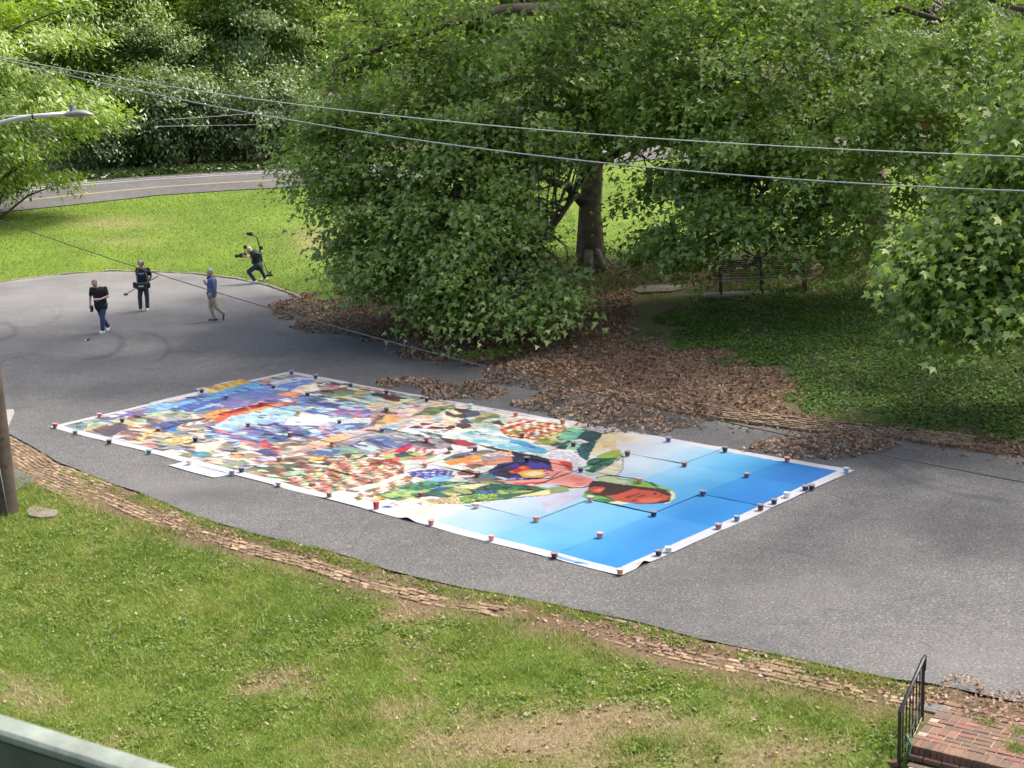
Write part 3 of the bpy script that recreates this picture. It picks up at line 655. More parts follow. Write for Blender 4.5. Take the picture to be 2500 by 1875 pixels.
# grass tufts between the bricks
tp = []
for cx, cy in ((1.05, .55), (1.15, .45), (1.5, .30), (1.62, .28), (1.9, .22), (1.45, .62), (1.0, .95), (1.9, 1.0), (.62, 1.0), (2.3, 1.05)):
    p = O + E1 * cx + E2 * cy; n = 130; q = np.stack([rng.normal(p[0], .06, n), rng.normal(p[1], .06, n), np.full(n, TOP)], 1); tp.append(q)
tp = np.concatenate(tp); n = len(tp)
me = blades('step_grass', tp, rng.uniform(.03, .08, n), rng.uniform(.006, .012, n), rng.uniform(.4, 1.6, n), M['grass'], rng.uniform(.3, .8, n))
tag(obj('step_grass', me), 'grass tufts growing between the red bricks of the landing', 'grass', kind='stuff')
# ------------------------------------------------------------------ the mural laid out in squares of painted cloth
MA = G(120, 1043); MD = G(1515, 1408); e1 = (MD - MA) / np.linalg.norm(MD - MA); e2 = np.array([-e1[1], e1[0], 0])
UE = [0, 1.0, 2.48, 3.98, 5.5, 7.0, 8.45, 9.92, 11.38, 12.8, 14.25, 15.74, 17.26]; VE = [0, 1.38, 2.89, 4.38, 5.85, 7.34]
RES = 0.02; U0, V0 = -.6, -.7; NU, NV = int((17.26 + 1.2) / RES), int((7.34 + 1.2) / RES)
ru, rv = np.meshgrid(U0 + np.arange(NU) * RES, V0 + np.arange(NV) * RES)
WP = MA[None, None] + ru[..., None] * e1 + rv[..., None] * e2; RPX, RPY = project(WP.reshape(-1, 3)); RPX = RPX.reshape(ru.shape); RPY = RPY.reshape(ru.shape)
IMG = np.zeros(ru.shape + (3,))
CROP = {'a': (100, 880, 3.687), 'b': (500, 880, 3.687), 'c': (900, 940, 3.687), 'd': (1300, 980, 2.765), 'e': (650, 1050, 3.403), 'f': (1250, 1080, 4.916)}
def poly(s):
    k, s = s.split(':'); ox, oy, sc = CROP[k]; return [(ox + float(p.split(',')[0]) / sc, oy + float(p.split(',')[1]) / sc) for p in s.split()]
JX = (fbm(ru * 2.6, rv * 2.6, 200) - .5) * 9; JY = (fbm(ru * 2.6 + 50, rv * 2.6, 205) - .5) * 5
def mask(s, j=1.0):
    p = poly(s) if isinstance(s, str) else s; m = np.zeros(ru.shape, bool)
    ax = [q[0] for q in p]; ay = [q[1] for q in p]
    b = (RPX > min(ax) - 12) & (RPX < max(ax) + 12) & (RPY > min(ay) - 8) & (RPY < max(ay) + 8)
    m[b] = inpoly(RPX[b] + j * JX[b], RPY[b] + j * JY[b], p); return m
PNT = (fbm(ru * 1.2, rv * 1.2, 210, 4) - .5)
def fill(s, c, var=.16, j=1.0):
    m = mask(s, j); IMG[m] = np.clip(np.array(c, float) * (1 + var * PNT[m][:, None] * 2), 0, 255)
def collage(s, pal, sx, sy, seed, line=0.0, j=1.0, lines=None):   # patchwork of elongated painted patches
    m = mask(s, j); g = np.random.default_rng(seed); x = RPX[m]; y = RPY[m]
    # cells in a skewed frame, jittered grid voronoi
    xx = (x + 1.2 * y + 14 * (fbm(x * .02, y * .05, seed) - .5)) / sx; yy = (y - .12 * x + 8 * (fbm(x * .03, y * .04, seed + 1) - .5)) / sy
    xi = np.floor(xx).astype(int); yi = np.floor(yy).astype(int); best = np.full(x.shape, 9.0); sec = best.copy(); cid = np.zeros(x.shape, np.int64)
    for dx in (-1, 0, 1):
        for dy in (-1, 0, 1):
            a = xi + dx; b = yi + dy; h = (a * 7919 + b * 104729 + seed * 31) & 0xfffff; h1 = ((h * 2654435761) >> 7) & 0x3ff; h2 = ((h * 40503 + 77) >> 3) & 0x3ff
            d = (a + h1 / 1023 - xx) ** 2 + (b + h2 / 1023 - yy) ** 2; nb = d < best; sec = np.where(nb, best, np.minimum(sec, d)); best = np.where(nb, d, best); cid = np.where(nb, h, cid)
    pal = np.array(pal, float); idx = ((cid * 2246822519) >> 9) % len(pal); c = pal[idx] * (.9 + .2 * (((cid * 97) >> 2) & 63) / 63.0)[:, None]
    if line: e = (np.sqrt(sec) - np.sqrt(best)) < line; c[e] = c[e] * .35 if lines is None else np.array(lines)
    IMG[m] = np.clip(c, 0, 255)
BLU = [(60, 100, 175), (120, 165, 220), (90, 75, 140), (205, 218, 240), (50, 65, 120), (150, 195, 230), (95, 130, 195), (225, 235, 245), (110, 100, 160), (60, 120, 150), (215, 120, 120), (150, 140, 190)]
EARTH = [(120, 95, 100), (215, 190, 175), (150, 150, 115), (245, 235, 215), (95, 90, 115), (235, 200, 190), (130, 140, 170), (190, 150, 140), (190, 192, 150), (90, 85, 85), (205, 210, 232), (170, 120, 110), (120, 150, 150), (240, 220, 180)]
MINT = [(205, 222, 205), (165, 205, 190), (235, 230, 200), (130, 150, 95), (245, 200, 150), (190, 215, 225), (220, 180, 170), (240, 225, 160), (150, 170, 190)]
TOWN = [(205, 90, 78), (240, 222, 200), (214, 120, 100), (170, 66, 56), (120, 145, 90), (205, 208, 150), (125, 80, 70), (228, 145, 128), (80, 92, 74), (246, 240, 230), (96, 120, 80), (150, 180, 150), (222, 180, 130), (215, 170, 160)]
VILL = [(215, 90, 55), (250, 240, 230), (240, 160, 80), (175, 50, 45), (245, 215, 160), (120, 140, 60), (230, 120, 70), (250, 250, 245), (90, 80, 50)]
GREENS = [(45, 110, 80), (120, 165, 80), (70, 135, 100), (165, 190, 110), (30, 80, 75), (200, 215, 150)]
# ground of the picture: sky at the right, patchwork at the left
TAB = {8: [(228, 230, 242), (222, 227, 242), (222, 228, 242), (226, 232, 242), (228, 233, 240)], 9: [(168, 214, 243), (188, 217, 244), (196, 221, 244), (202, 225, 243), (198, 223, 243)], 10: [(112, 194, 243), (122, 199, 244), (110, 189, 242), (116, 196, 243), (96, 186, 238)], 11: [(48, 152, 232), (58, 156, 236), (42, 148, 232), (20, 134, 220), (16, 122, 210)]}
pi_ = np.clip(np.searchsorted(UE, ru) - 1, 0, 11); pj_ = np.clip(np.searchsorted(VE, rv) - 1, 0, 4); tab = np.full((12, 5, 3), 236.0); tab[:, :, 2] = 230
for i_, row in TAB.items(): tab[i_] = row
cen = (np.array(UE[:-1]) + np.array(UE[1:])) / 2; uw = np.interp(ru + 1.1 * (fbm(ru * .9, rv * .9, 230, 4) - .5), cen, np.arange(12)); i0_ = np.floor(uw).astype(int); f_ = (uw - i0_)[..., None]; i1_ = np.minimum(i0_ + 1, 11)
IMG[...] = .22 * tab[pi_, pj_] + .78 * (tab[i0_, pj_] * (1 - f_) + tab[i1_, pj_] * f_) + 14 * (fbm(ru * 1.6, rv * .7, 233, 4) - .5)[..., None]
allp = [(60, 1060), (700, 880), (1560, 1050), (1240, 1330)]
def up(*p): return [tuple(float(v) for v in q.split(',')) for q in p]
collage([(60, 1050), (500, 940), (720, 900), (1120, 985), (690, 1190)], EARTH, 40, 4.6, 301)
collage('b:480,350 760,330 1000,300 1500,420 1500,640 1000,760 500,780 0,700 0,560', BLU, 36, 3.8, 302)
collage('b:1000,300 1100,200 1400,270 2212,400 2212,480 1700,560 1480,440', MINT, 36, 4.6, 303)
collage('b:0,700 500,770 900,700 1100,760 700,880 350,980 0,920', EARTH, 40, 4.6, 304)
collage('b:1600,440 2212,400 2212,560 1850,600 1650,640 1500,660', [(245, 200, 150), (240, 170, 90), (215, 195, 215), (235, 215, 190), (130, 140, 90), (225, 160, 130), (250, 235, 215)], 34, 5, 305)
# left edge: blues over the patchwork
for s, c in (("a:220,610 560,535 900,455 1540,285 2060,235 2300,150 2300,260 1900,360 1420,475 1130,455 930,485 560,545", (98, 112, 196)), ("a:930,470 1000,410 1200,380 1600,325 1640,350 1300,410 1150,450", (122, 186, 240)), ("a:1440,300 1880,185 2060,240 1680,312 1550,330", (95, 170, 235)), ("a:1440,285 1700,210 1890,160 1900,195 1560,292", (236, 190, 88)),
             ("a:1130,450 1300,400 1690,335 2212,235 2212,330 1960,372 1700,420 1420,472", (72, 106, 192)), ("a:1700,332 2212,250 2212,345 1950,400 1700,440 1500,470", (125, 120, 186)), ("a:1370,457 1620,373 1612,396 1400,468", (155, 195, 242)), ("a:930,490 1050,460 1280,448 1300,467 1130,478 960,517", (200, 226, 190)), ("a:1060,542 1120,508 1270,480 1370,500 1360,532 1180,557", (172, 184, 166)),
             ("a:770,532 800,500 912,483 932,500 850,522", (140, 108, 110)), ("a:730,557 820,533 962,508 950,562 860,562", (168, 192, 140)), ("a:740,572 800,540 862,570 932,570 820,592", (242, 216, 120)), ("a:228,606 422,563 390,642 330,632", (120, 160, 162)), ("a:420,570 602,558 590,587 420,622", (190, 222, 170)), ("a:480,622 592,578 622,600 500,642", (150, 105, 85)), ("a:390,616 472,608 476,642 400,642", (246, 222, 160)),
             ("a:640,588 722,588 792,630 700,652 640,692 560,682 480,645", (100, 85, 95)), ("a:980,592 1180,548 1442,538 1200,622 1060,622", (85, 90, 162)), ("a:1210,600 1300,573 1540,528 1562,562 1240,607", (216, 180, 150)), ("a:1085,610 1200,593 1492,523 1442,557 1210,612 1080,637", (48, 48, 84)), ("a:860,682 1000,638 1100,640 1000,692 870,727", (226, 182, 92)), ("a:1540,602 1700,520 1900,448 2300,415 2300,522 1900,602 1620,632", (176, 220, 246)),
             ("a:1440,520 1600,443 1700,440 1720,500 1570,545", (246, 168, 92)), ("a:1560,540 1620,488 1850,418 2100,398 2300,372 2300,392 1950,442 1720,500 1620,562 1570,567", (224, 94, 58)), ("a:1760,480 1960,430 2140,400 2200,405 1960,455 1790,492", (246, 158, 84)), ("a:1660,472 1980,398 2120,385 2000,418 1700,482", (172, 30, 36)), ("a:1110,642 1210,598 1232,642 1160,662", (38, 112, 202)), ("a:1080,732 1230,698 1442,688 1340,742 1200,762", (242, 216, 140)), ("a:1390,782 1640,718 1682,730 1560,812 1400,832", (253, 241, 206)),
             ("a:1340,852 1502,823 1522,862 1370,872", (74, 160, 182)), ("a:1540,850 1690,826 1702,850 1560,872", (250, 248, 240)), ("a:1220,866 1350,830 1352,902 1230,882", (150, 150, 110)), ("a:1520,962 1820,903 1892,932 1700,972 1560,972", (150, 166, 130)), ("a:1690,872 1800,838 1862,850 1720,892", (236, 160, 110)), ("a:1880,860 2000,830 2040,842 1900,880", (220, 150, 120)), ("a:1970,742 2030,728 2102,770 2000,792", (226, 80, 100)), ("a:2080,806 2120,792 2180,802 2170,820 2110,826", (220, 70, 60)),
             ("b:180,330 620,248 950,168 1002,190 770,282 640,312 480,352", (90, 130, 206)), ("b:600,202 862,153 960,160 862,180 612,242", (200, 216, 242)), ("b:700,167 782,138 862,155 742,167", (120, 120, 186)), ("b:990,200 1102,203 1032,227", (120, 105, 100)), ("b:770,282 830,238 1000,218 1032,262 960,292 830,302", (240, 215, 180)), ("b:930,242 1010,222 1036,262 950,284", (246, 238, 205)), ("b:650,312 782,288 882,310 820,337 670,327", (236, 150, 120)),
             ("b:1040,312 1280,268 1392,275 1340,312 1100,342", (110, 146, 96)), ("b:990,290 1270,248 1282,267 1050,312", (130, 90, 120)), ("b:1100,237 1222,223 1202,252 1130,252", (216, 80, 100)), ("b:1390,332 1482,308 1572,337 1500,352", (166, 206, 246)), ("b:1480,312 1562,293 1700,323 1842,352 1800,358 1500,332", (34, 64, 74)), ("b:1590,347 1640,333 1772,355 1752,382 1640,372", (125, 30, 46)),
             ("b:600,442 782,408 962,440 862,472 640,492", (165, 210, 242)), ("b:700,582 762,528 872,468 962,478 1200,518 1512,528 1482,584 1150,584 950,594", (226, 246, 251)), ("b:1490,502 1522,468 1642,448 1642,492 1560,542 1480,582 1502,540", (190, 160, 150)), ("b:1490,582 1540,528 1642,488 1602,542", (120, 94, 84)),
             ("b:620,852 1040,718 1300,658 1500,598 1700,558 1900,478 2092,398 1950,482 1780,562 1500,672 1100,772 760,832", (236, 196, 166)), ("b:1040,722 1180,690 1240,700 1100,740", (240, 206, 140)), ("b:1500,672 1580,622 1832,548 1884,545 1780,592 1600,652", (125, 190, 236)), ("b:1290,660 1500,640 1500,680 1330,720", (215, 200, 220)), ("b:1820,522 2010,428 2260,400 2260,440 2100,482 1990,492 1890,502", (106, 132, 76)),
             ("b:1180,760 1330,720 1650,660 1800,650 2212,700 2212,800 1850,800 1700,840 1560,860 1300,820", (150, 150, 160)), ("b:1290,772 1400,728 1562,790 1642,802 1480,792 1380,792", (46, 50, 106)), ("b:1430,730 1522,708 1712,792 1640,792", (54, 74, 142)), ("b:1480,712 1602,688 1802,760 1742,782", (85, 112, 172)), ("b:1650,682 1762,668 2002,760 2102,802 1850,762 1720,742", (114, 114, 134)), ("b:1380,790 1330,760 1420,740 1600,800 1500,830", (190, 215, 225)), ("b:1160,790 1290,780 1500,850 1300,860 1100,840", (120, 170, 150)), ("b:960,830 1100,800 1220,815 1200,850 1020,870", (75, 110, 165)),
             ("b:640,860 900,800 1000,810 850,850 690,890", (165, 160, 160)), ("b:450,900 700,850 760,880 620,920", (215, 205, 230)), ("b:440,820 540,800 620,830 700,860 640,880 520,850", (70, 80, 150))): fill(s, c)
# scattered white daubs, ribs and swirls
collage("b:1050,472 1250,453 1482,465 1502,512 1250,502 1100,492", [(120, 110, 192), (215, 100, 150), (90, 140, 220), (190, 170, 225), (60, 70, 150)], 22, 6, 310)
collage("b:860,640 1250,580 1480,570 1380,620 1060,690 900,690", BLU, 26, 7, 311)
collage("a:860,682 1000,638 1100,640 1000,692 870,727", [(226, 182, 92), (170, 120, 60), (245, 215, 140)], 10, 4, 312)
collage("a:1210,600 1300,573 1540,528 1562,562 1240,607", [(240, 225, 205), (150, 110, 90), (216, 180, 150)], 9, 20, 313)
collage("a:1080,732 1230,698 1442,688 1340,742 1200,762", [(242, 216, 140), (225, 190, 100), (250, 240, 200)], 12, 5, 314)
# town, village, hills and figure
collage("b:400,980 720,890 1000,860 1260,880 1240,1000 820,1120 560,1080", [(85, 88, 84), (120, 140, 95), (160, 215, 190), (100, 95, 80), (200, 120, 100), (235, 215, 190), (140, 80, 70), (70, 95, 80)], 34, 4.6, 320)
fill("b:920,908 1060,873 1082,890 960,917", (240, 200, 80)); fill("b:1040,932 1120,915 1190,950 1100,965", (62, 62, 60)); fill("b:690,1042 880,988 900,1010 760,1040", (160, 215, 190))
fill("b:1220,850 1420,840 1480,870 1300,905", (70, 66, 62)); collage("b:1240,860 1440,845 1450,870 1280,895", [(70, 66, 62), (205, 195, 160)], 9, 30, 321)
collage("b:740,1110 1000,1000 1240,900 1500,880 1790,950 1800,1020 1500,1120 1100,1200 820,1170", TOWN, 13, 3.2, 322)
fill("b:1500,895 1700,888 1790,942 1640,955", (165, 60, 50)); collage("b:1560,960 1700,935 1780,985 1600,1000", [(250, 240, 225), (215, 150, 110)], 6, 30, 323)
collage("e:720,560 1180,380 1300,420 900,560 760,600", [(250, 246, 240), (200, 140, 90), (240, 220, 190), (120, 110, 90)], 12, 5, 324)
fill("b:1700,832 1752,778 1832,758 1884,770 1800,832", (202, 34, 60)); fill("b:1750,782 1830,758 1880,768 1800,790", (160, 34, 112)); fill("b:1590,845 1700,796 1722,810 1640,860", (236, 150, 130)); collage("b:1830,830 1880,790 2070,800 2160,840 1990,860", [(190, 80, 100), (240, 220, 225)], 5, 5, 325)
collage("b:1560,870 1800,820 2120,850 2000,900 1700,910", [(230, 95, 85), (240, 175, 160), (60, 60, 70), (150, 185, 110), (225, 130, 110)], 30, 12, 326)
fill("c:330,520 520,510 640,580 420,540", (95, 70, 70)); collage("c:560,590 800,550 960,570 940,600 700,640", [(250, 245, 245), (50, 45, 55), (225, 190, 215), (250, 230, 235)], 15, 7, 327)
fill("c:470,272 640,208 772,200 660,262 560,282", (105, 132, 76)); collage("c:560,300 700,220 1000,240 1240,290 1200,400 900,400 560,330", MINT, 26, 8, 328)
fill("c:690,242 770,208 900,228 982,260 960,292 850,312 700,282", (76, 56, 50)); fill("c:700,238 760,222 852,262 780,270", (242, 236, 206)); fill("c:860,252 982,238 1002,275 900,302", (85, 90, 116)); fill("c:1010,262 1132,268 1060,292", (190, 186, 80)); fill("c:640,330 820,300 800,340 660,345", (246, 236, 192))
fill("c:810,332 880,308 952,350 880,370", (48, 88, 120)); fill("c:780,382 792,358 902,343 942,380 862,397", (78, 54, 44)); collage("c:360,392 480,350 770,372 780,410 560,420", [(35, 30, 35), (165, 40, 50), (245, 235, 230), (80, 60, 60), (240, 225, 210)], 20, 5, 329)
fill("c:1100,342 1180,323 1212,355 1332,380 1352,402 1210,377", (80, 50, 45))
fill("c:230,420 400,395 800,420 1190,370 1200,450 1240,500 960,520 640,490 480,480", (208, 236, 241)); collage("c:760,440 940,420 980,450 800,470", [(120, 190, 205), (190, 225, 235)], 20, 4, 330)
for q in range(9): fill("c:%d,%d %d,%d %d,%d %d,%d" % (250 + q * 36, 424 + q * 7, 262 + q * 36, 424 + q * 7, 300 + q * 36, 440 + q * 7, 288 + q * 36, 441 + q * 7), (84, 70, 70), j=0)
fill("c:235,421 246,414 640,492 636,500", (84, 70, 70), j=0.2)
fill("c:640,480 860,500 980,530 960,560 780,550", (172, 50, 60)); fill("c:640,482 720,490 800,540 700,530", (70, 40, 40))
collage("c:1190,400 1260,320 1450,320 1700,350 1800,390 1790,470 1560,520 1400,500 1230,460", VILL, 14, 4, 331)
collage("c:1480,520 1700,440 1810,390 1900,400 1880,480 1700,560 1560,545", [(110, 140, 60), (60, 85, 60), (150, 170, 80), (190, 200, 120)], 26, 9, 332)
fill("c:1690,492 1800,398 1992,408 1930,492 1800,502", (112, 200, 166)); fill("c:1880,480 1960,408 2112,440 2092,482 1990,522", (24, 68, 74)); fill("c:1680,570 1800,500 1830,520 1760,590", (36, 92, 84))
fill("c:1790,572 1872,508 1902,560 1852,602", (120, 200, 166)); fill("c:1868,592 1902,538 2064,498 2002,622 1972,692 1880,642", (24, 84, 92)); fill("c:2060,500 2120,430 2240,440 2240,545 2030,645 2000,640", (232, 222, 172)); collage("c:2090,470 2130,440 2240,470 2240,560 2100,600", [(232, 222, 172), (215, 205, 150), (240, 232, 195)], 18, 9, 333)
fill("f:1010,180 1200,100 1300,95 1326,160 1200,215 1050,210", (150, 182, 72)); fill("f:1200,40 1300,100 1210,105 1140,70", (240, 205, 170)); fill("f:880,340 920,220 1000,200 1280,190 1200,250 1060,330 960,360", (32, 98, 76)); fill("f:880,300 960,290 940,330 890,340", (150, 215, 180)); fill("f:1000,440 1060,340 1210,250 1322,180 1325,330 1250,420 1120,400", (218, 218, 190)); fill("f:870,370 1040,360 1010,420 900,410", (185, 205, 185))
collage("f:1000,440 1060,340 1210,250 1322,180 1325,330 1250,420 1120,400", [(218, 218, 190), (200, 204, 172), (228, 226, 204)], 30, 3, 334)
collage("c:880,510 1180,458 1600,572 1642,642 1590,682 1260,592", [(176, 220, 234), (140, 205, 228), (200, 232, 240), (95, 185, 225)], 90, 3, 335)
fill("c:1280,500 1480,545 1620,590 1600,600 1400,560 1260,520", (60, 165, 225)); fill("c:960,540 1200,588 1500,638 1632,678 1652,742 1300,642 1020,562", (24, 19, 21))
fill("c:1570,642 1650,578 1802,588 1872,600 1902,672 1972,692 1932,752 1902,802 1840,742 1640,682", (226, 233, 242)); collage("c:1600,642 1680,595 1802,605 1880,660 1930,700 1900,770 1800,690 1640,672", [(226, 233, 242), (205, 214, 228), (238, 242, 248)], 9, 4, 336, .10, 1, (170, 180, 200))
# skirt of feathers and arms
fill("c:1050,802 1280,648 1400,650 1642,690 1682,802 1560,852 1250,842", (32, 32, 82)); collage("c:1070,800 1280,665 1560,690 1660,760 1500,770 1260,800", [(30, 32, 82), (45, 70, 150), (25, 25, 40), (75, 50, 150), (40, 45, 110)], 24, 6, 337)
fill("c:1400,732 1560,700 1652,770 1560,760", (74, 52, 152)); collage("c:1250,782 1400,728 1502,770 1300,802", [(206, 60, 50), (235, 110, 60), (165, 40, 60)], 16, 5, 338); fill("c:1330,792 1430,763 1562,768 1664,802 1560,837 1400,832", (250, 192, 66)); fill("c:1390,797 1500,778 1602,806 1470,822", (255, 246, 205)); collage("c:1590,768 1690,802 1640,836 1560,790", [(215, 90, 140), (160, 80, 190), (245, 160, 80)], 12, 4, 339); collage("c:1250,850 1320,820 1420,840 1500,860 1380,865", [(80, 60, 170), (220, 190, 230), (60, 80, 180)], 14, 5, 340)
fill("c:650,682 830,618 1080,593 1192,610 900,652 740,692", (95, 120, 136)); collage("c:650,682 830,618 1080,593 1192,610 900,652 740,692", [(95, 120, 136), (115, 140, 150), (80, 104, 120)], 16, 30, 341, .06)
fill("c:660,702 850,658 1000,628 1082,660 900,702 750,732", (242, 150, 60)); fill("c:860,712 1010,688 1282,645 1292,702 1120,732 900,752", (226, 140, 110)); fill("c:840,742 1000,718 1042,740 930,772", (130, 85, 60)); fill("c:1000,662 1200,638 1242,660 1020,692", (150, 140, 172)); collage("c:1060,620 1290,612 1300,640 1100,650", [(245, 225, 210), (225, 150, 110), (200, 150, 140)], 16, 5, 342)
fill("c:345,787 600,758 772,780 732,832 500,847 390,832", (60, 65, 168)); collage("c:360,785 600,765 760,785 720,828 500,838 400,828", [(56, 60, 165), (66, 72, 175), (190, 200, 240), (50, 55, 150)], 5, 3, 343)
fill("c:490,852 620,823 784,815 720,872 530,872", (122, 186, 242)); fill("c:790,792 900,768 962,790 940,822 810,812", (130, 90, 70)); fill("c:960,800 1090,798 1262,872 1140,862 1000,832", (70, 132, 148)); fill("c:850,842 1000,828 1252,882 1180,897 900,872", (110, 105, 105))
collage("c:60,1010 480,870 860,872 1400,900 1640,940 1180,1040 560,1010 240,1050", GREENS, 44, 9, 344, .05)
fill("c:250,922 480,868 700,870 852,880 700,902 560,932 300,962", (60, 132, 96)); fill("c:120,1002 560,938 860,878 872,890 560,962 200,1022", (150, 190, 112)); fill("c:540,952 640,918 782,925 620,972", (28, 84, 140)); fill("c:770,932 850,903 1112,900 950,952", (236, 216, 166)); fill("c:940,952 1120,898 1340,900 1402,930 1170,962 1160,1032", (44, 110, 80)); fill("c:1240,1042 1350,998 1620,953 1802,960 1630,992 1400,1012", (236, 222, 152)); fill("c:1620,932 1780,908 1802,962 1640,987", (140, 160, 110)); fill("c:1160,1000 1340,985 1600,950 1240,1040", (50, 105, 78))
fill("c:960,972 1150,953 1167,985 990,992", (55, 95, 166)); fill("c:760,1002 940,983 962,1012 880,1006", (30, 54, 60)); collage("c:820,1022 960,988 1167,988 1172,1047 840,1082", [(150, 196, 86), (130, 180, 80), (165, 205, 100)], 6, 4, 345, .16); collage("c:520,1042 790,1003 842,1077 560,1082", [(242, 206, 150), (248, 225, 185), (225, 175, 110)], 6, 4, 346, .12); fill("c:240,1062 480,1018 562,1072 370,1082", (226, 232, 216)); fill("c:0,1062 100,1008 192,1030 60,1062", (240, 186, 70)); fill("c:100,1112 200,1073 312,1075 200,1112", (60, 100, 192)); fill("c:120,1090 340,1065 240,1100", (245, 240, 225))
fill("c:1140,862 1280,853 1640,848 1722,892 1500,902 1330,902", (246, 178, 168)); fill("c:1290,884 1640,872 1500,903 1330,900", (216, 92, 86))
fill("c:1620,672 1760,688 1842,720 1842,792 1660,772", (236, 152, 142)); fill("c:1700,692 1832,708 1842,792 1790,772", (190, 70, 66)); fill("c:1640,772 1700,765 1800,792 1760,800", (246, 190, 182))
fill("c:1640,872 1640,808 1670,778 1750,788 1900,808 2022,848 2024,892 1950,922 1830,927 1720,902", (241, 158, 148))
for q in range(5): fill("c:%d,%d %d,%d %d,%d %d,%d" % (1760 + q * 14, 838 + q * 17, 1880 + q * 8, 838 + q * 16, 2010 - q * 12, 856 + q * 15, 1880 + q * 6, 846 + q * 16), (206, 92, 88), j=.2)
fill("c:1800,932 1940,918 1962,960 1880,992", (206, 231, 192)); fill("c:1880,1002 1950,958 2100,1008 2300,1050 2300,1075 2000,1042", (100, 170, 82)); fill("c:1930,960 2020,950 2080,1000 1960,1000", (60, 120, 78))
# hood and head
fill("f:990,450 1080,418 1212,418 1340,440 1500,440 1640,490 1880,560 1960,610 1700,600 1300,520 1100,485", (150, 190, 110)); fill("f:1000,440 1080,420 1210,420 1332,462 1280,502 1100,482", (192, 216, 172)); fill("f:1210,440 1400,460 1440,500 1340,515", (215, 222, 190)); fill("f:1440,522 1482,468 1562,500 1702,520 1692,562", (140, 190, 80)); fill("f:1600,482 1682,500 1762,540 1702,547", (30, 80, 60)); fill("f:1360,500 1440,470 1470,500 1420,520", (165, 220, 205)); fill("f:1700,545 1850,570 1900,600 1760,590", (60, 120, 90))
fill("f:1900,590 1952,618 1950,680 1880,742 1800,752 1900,680", (222, 231, 172)); fill("f:780,642 880,618 1000,650 1160,692 960,704", (122, 186, 92)); fill("f:1000,692 1170,688 1282,722 1130,737", (60, 130, 82)); fill("f:1130,737 1260,715 1400,748 1300,765", (236, 222, 190))
fill("f:866,562 970,466 1100,478 1400,528 1700,563 1850,588 1915,640 1892,732 1800,748 1500,758 1340,732 1000,642", (58, 21, 17), j=.4); fill("f:880,562 990,538 1172,550 1082,624 960,612", (176, 82, 58), j=.4); fill("f:960,585 1060,560 1120,570 1050,605", (236, 130, 95), j=.4)
fill("f:1120,652 1250,618 1360,578 1500,568 1700,588 1830,618 1892,650 1872,702 1700,742 1500,750 1330,725 1200,692", (198, 84, 60), j=.4); fill("f:1050,500 1400,535 1560,560 1450,575 1372,602 1260,637 1150,657 1060,622 1120,560", (64, 32, 30), j=.3); fill("f:1400,530 1850,588 1912,640 1885,655 1700,598 1500,578", (46, 18, 15), j=.3); fill("f:1480,700 1640,680 1800,690 1720,735 1540,742", (222, 112, 82), j=.4)
for s, c in (("f:1690,628 1712,618 1740,622 1736,640 1706,644", (40, 16, 14)), ("f:1660,600 1720,592 1790,612 1730,604", (120, 36, 26)), ("f:1360,672 1460,645 1530,618 1540,626 1440,668 1380,690", (128, 34, 26)), ("f:1490,668 1580,640 1620,650 1560,672", (140, 40, 30)), ("f:1430,716 1500,700 1520,708 1460,726 1425,726", (95, 22, 18)), ("f:1590,620 1640,600 1650,640 1610,650", (196, 70, 48)), ("f:1780,640 1810,630 1800,660 1770,664", (170, 56, 38)), ("f:1560,560 1700,572 1830,602 1880,640 1820,625 1690,590", (92, 30, 22))): fill(s, c, j=.25)
# clouds in the lower sky
fill(up('1310,1215', '1400,1200', '1440,1185', '1420,1215', '1360,1245', '1340,1255'), (196, 202, 226)); fill("e:1000,690 1300,640 1500,620 1400,670 1250,740 1100,730", (240, 232, 216)); fill("d:560,215 700,215 800,245 600,290", (240, 232, 212))
# brush-sized shards: every patch is broken up by smaller strokes of its own tone
def shatter(s, sx, sy, seed, amp, white, dark):
    m = mask(s); x = RPX[m]; y = RPY[m]; c = IMG[m]
    xx = (x + .9 * y + 10 * (fbm(x * .05, y * .1, seed) - .5)) / sx; yy = (y - .16 * x + 5 * (fbm(x * .06, y * .08, seed + 1) - .5)) / sy
    xi = np.floor(xx).astype(np.int64); yi = np.floor(yy + .5 * (xi & 1)).astype(np.int64); h = (xi * 73856093 ^ yi * 19349663 ^ seed * 83492791) & 0xffffff
    r = [(((h * k) >> 5) & 0x3ff) / 1023.0 for k in (2654435761, 40503, 2246822519, 3266489917)]
    f = np.stack([1 + amp * (r[0] - .5) + amp * .6 * (r[k] - .5) for k in (1, 2, 3)], 1); c = c * f
    w = r[1] < white; c[w] = c[w] * .45 + np.array([246, 246, 248]) * .55; d = r[2] < dark; c[d] = c[d] * .5; IMG[m] = np.clip(c, 0, 255)
LEFT = [(100, 1045), (500, 945), (712, 905), (1480, 1050), (1420, 1110), (1250, 1130), (1160, 1240), (900, 1235), (560, 1150)]
shatter(LEFT, 17, 2.8, 411, .26, .012, .025); shatter(LEFT, 40, 5, 412, .16, .01, .01)
for poly_, sc_ in (("c:940,952 1120,898 1340,900 1402,930 1170,962 1160,1032", 1), ("f:880,340 920,220 1000,200 1280,190 1200,250 1060,330 960,360", 1), ("c:1868,592 1902,538 2064,498 2002,622 1972,692 1880,642", 1), ("c:250,922 480,868 700,870 852,880 700,902 560,932 300,962", 1)): shatter(poly_, 9, 2.2, 420, .55, .0, .1)
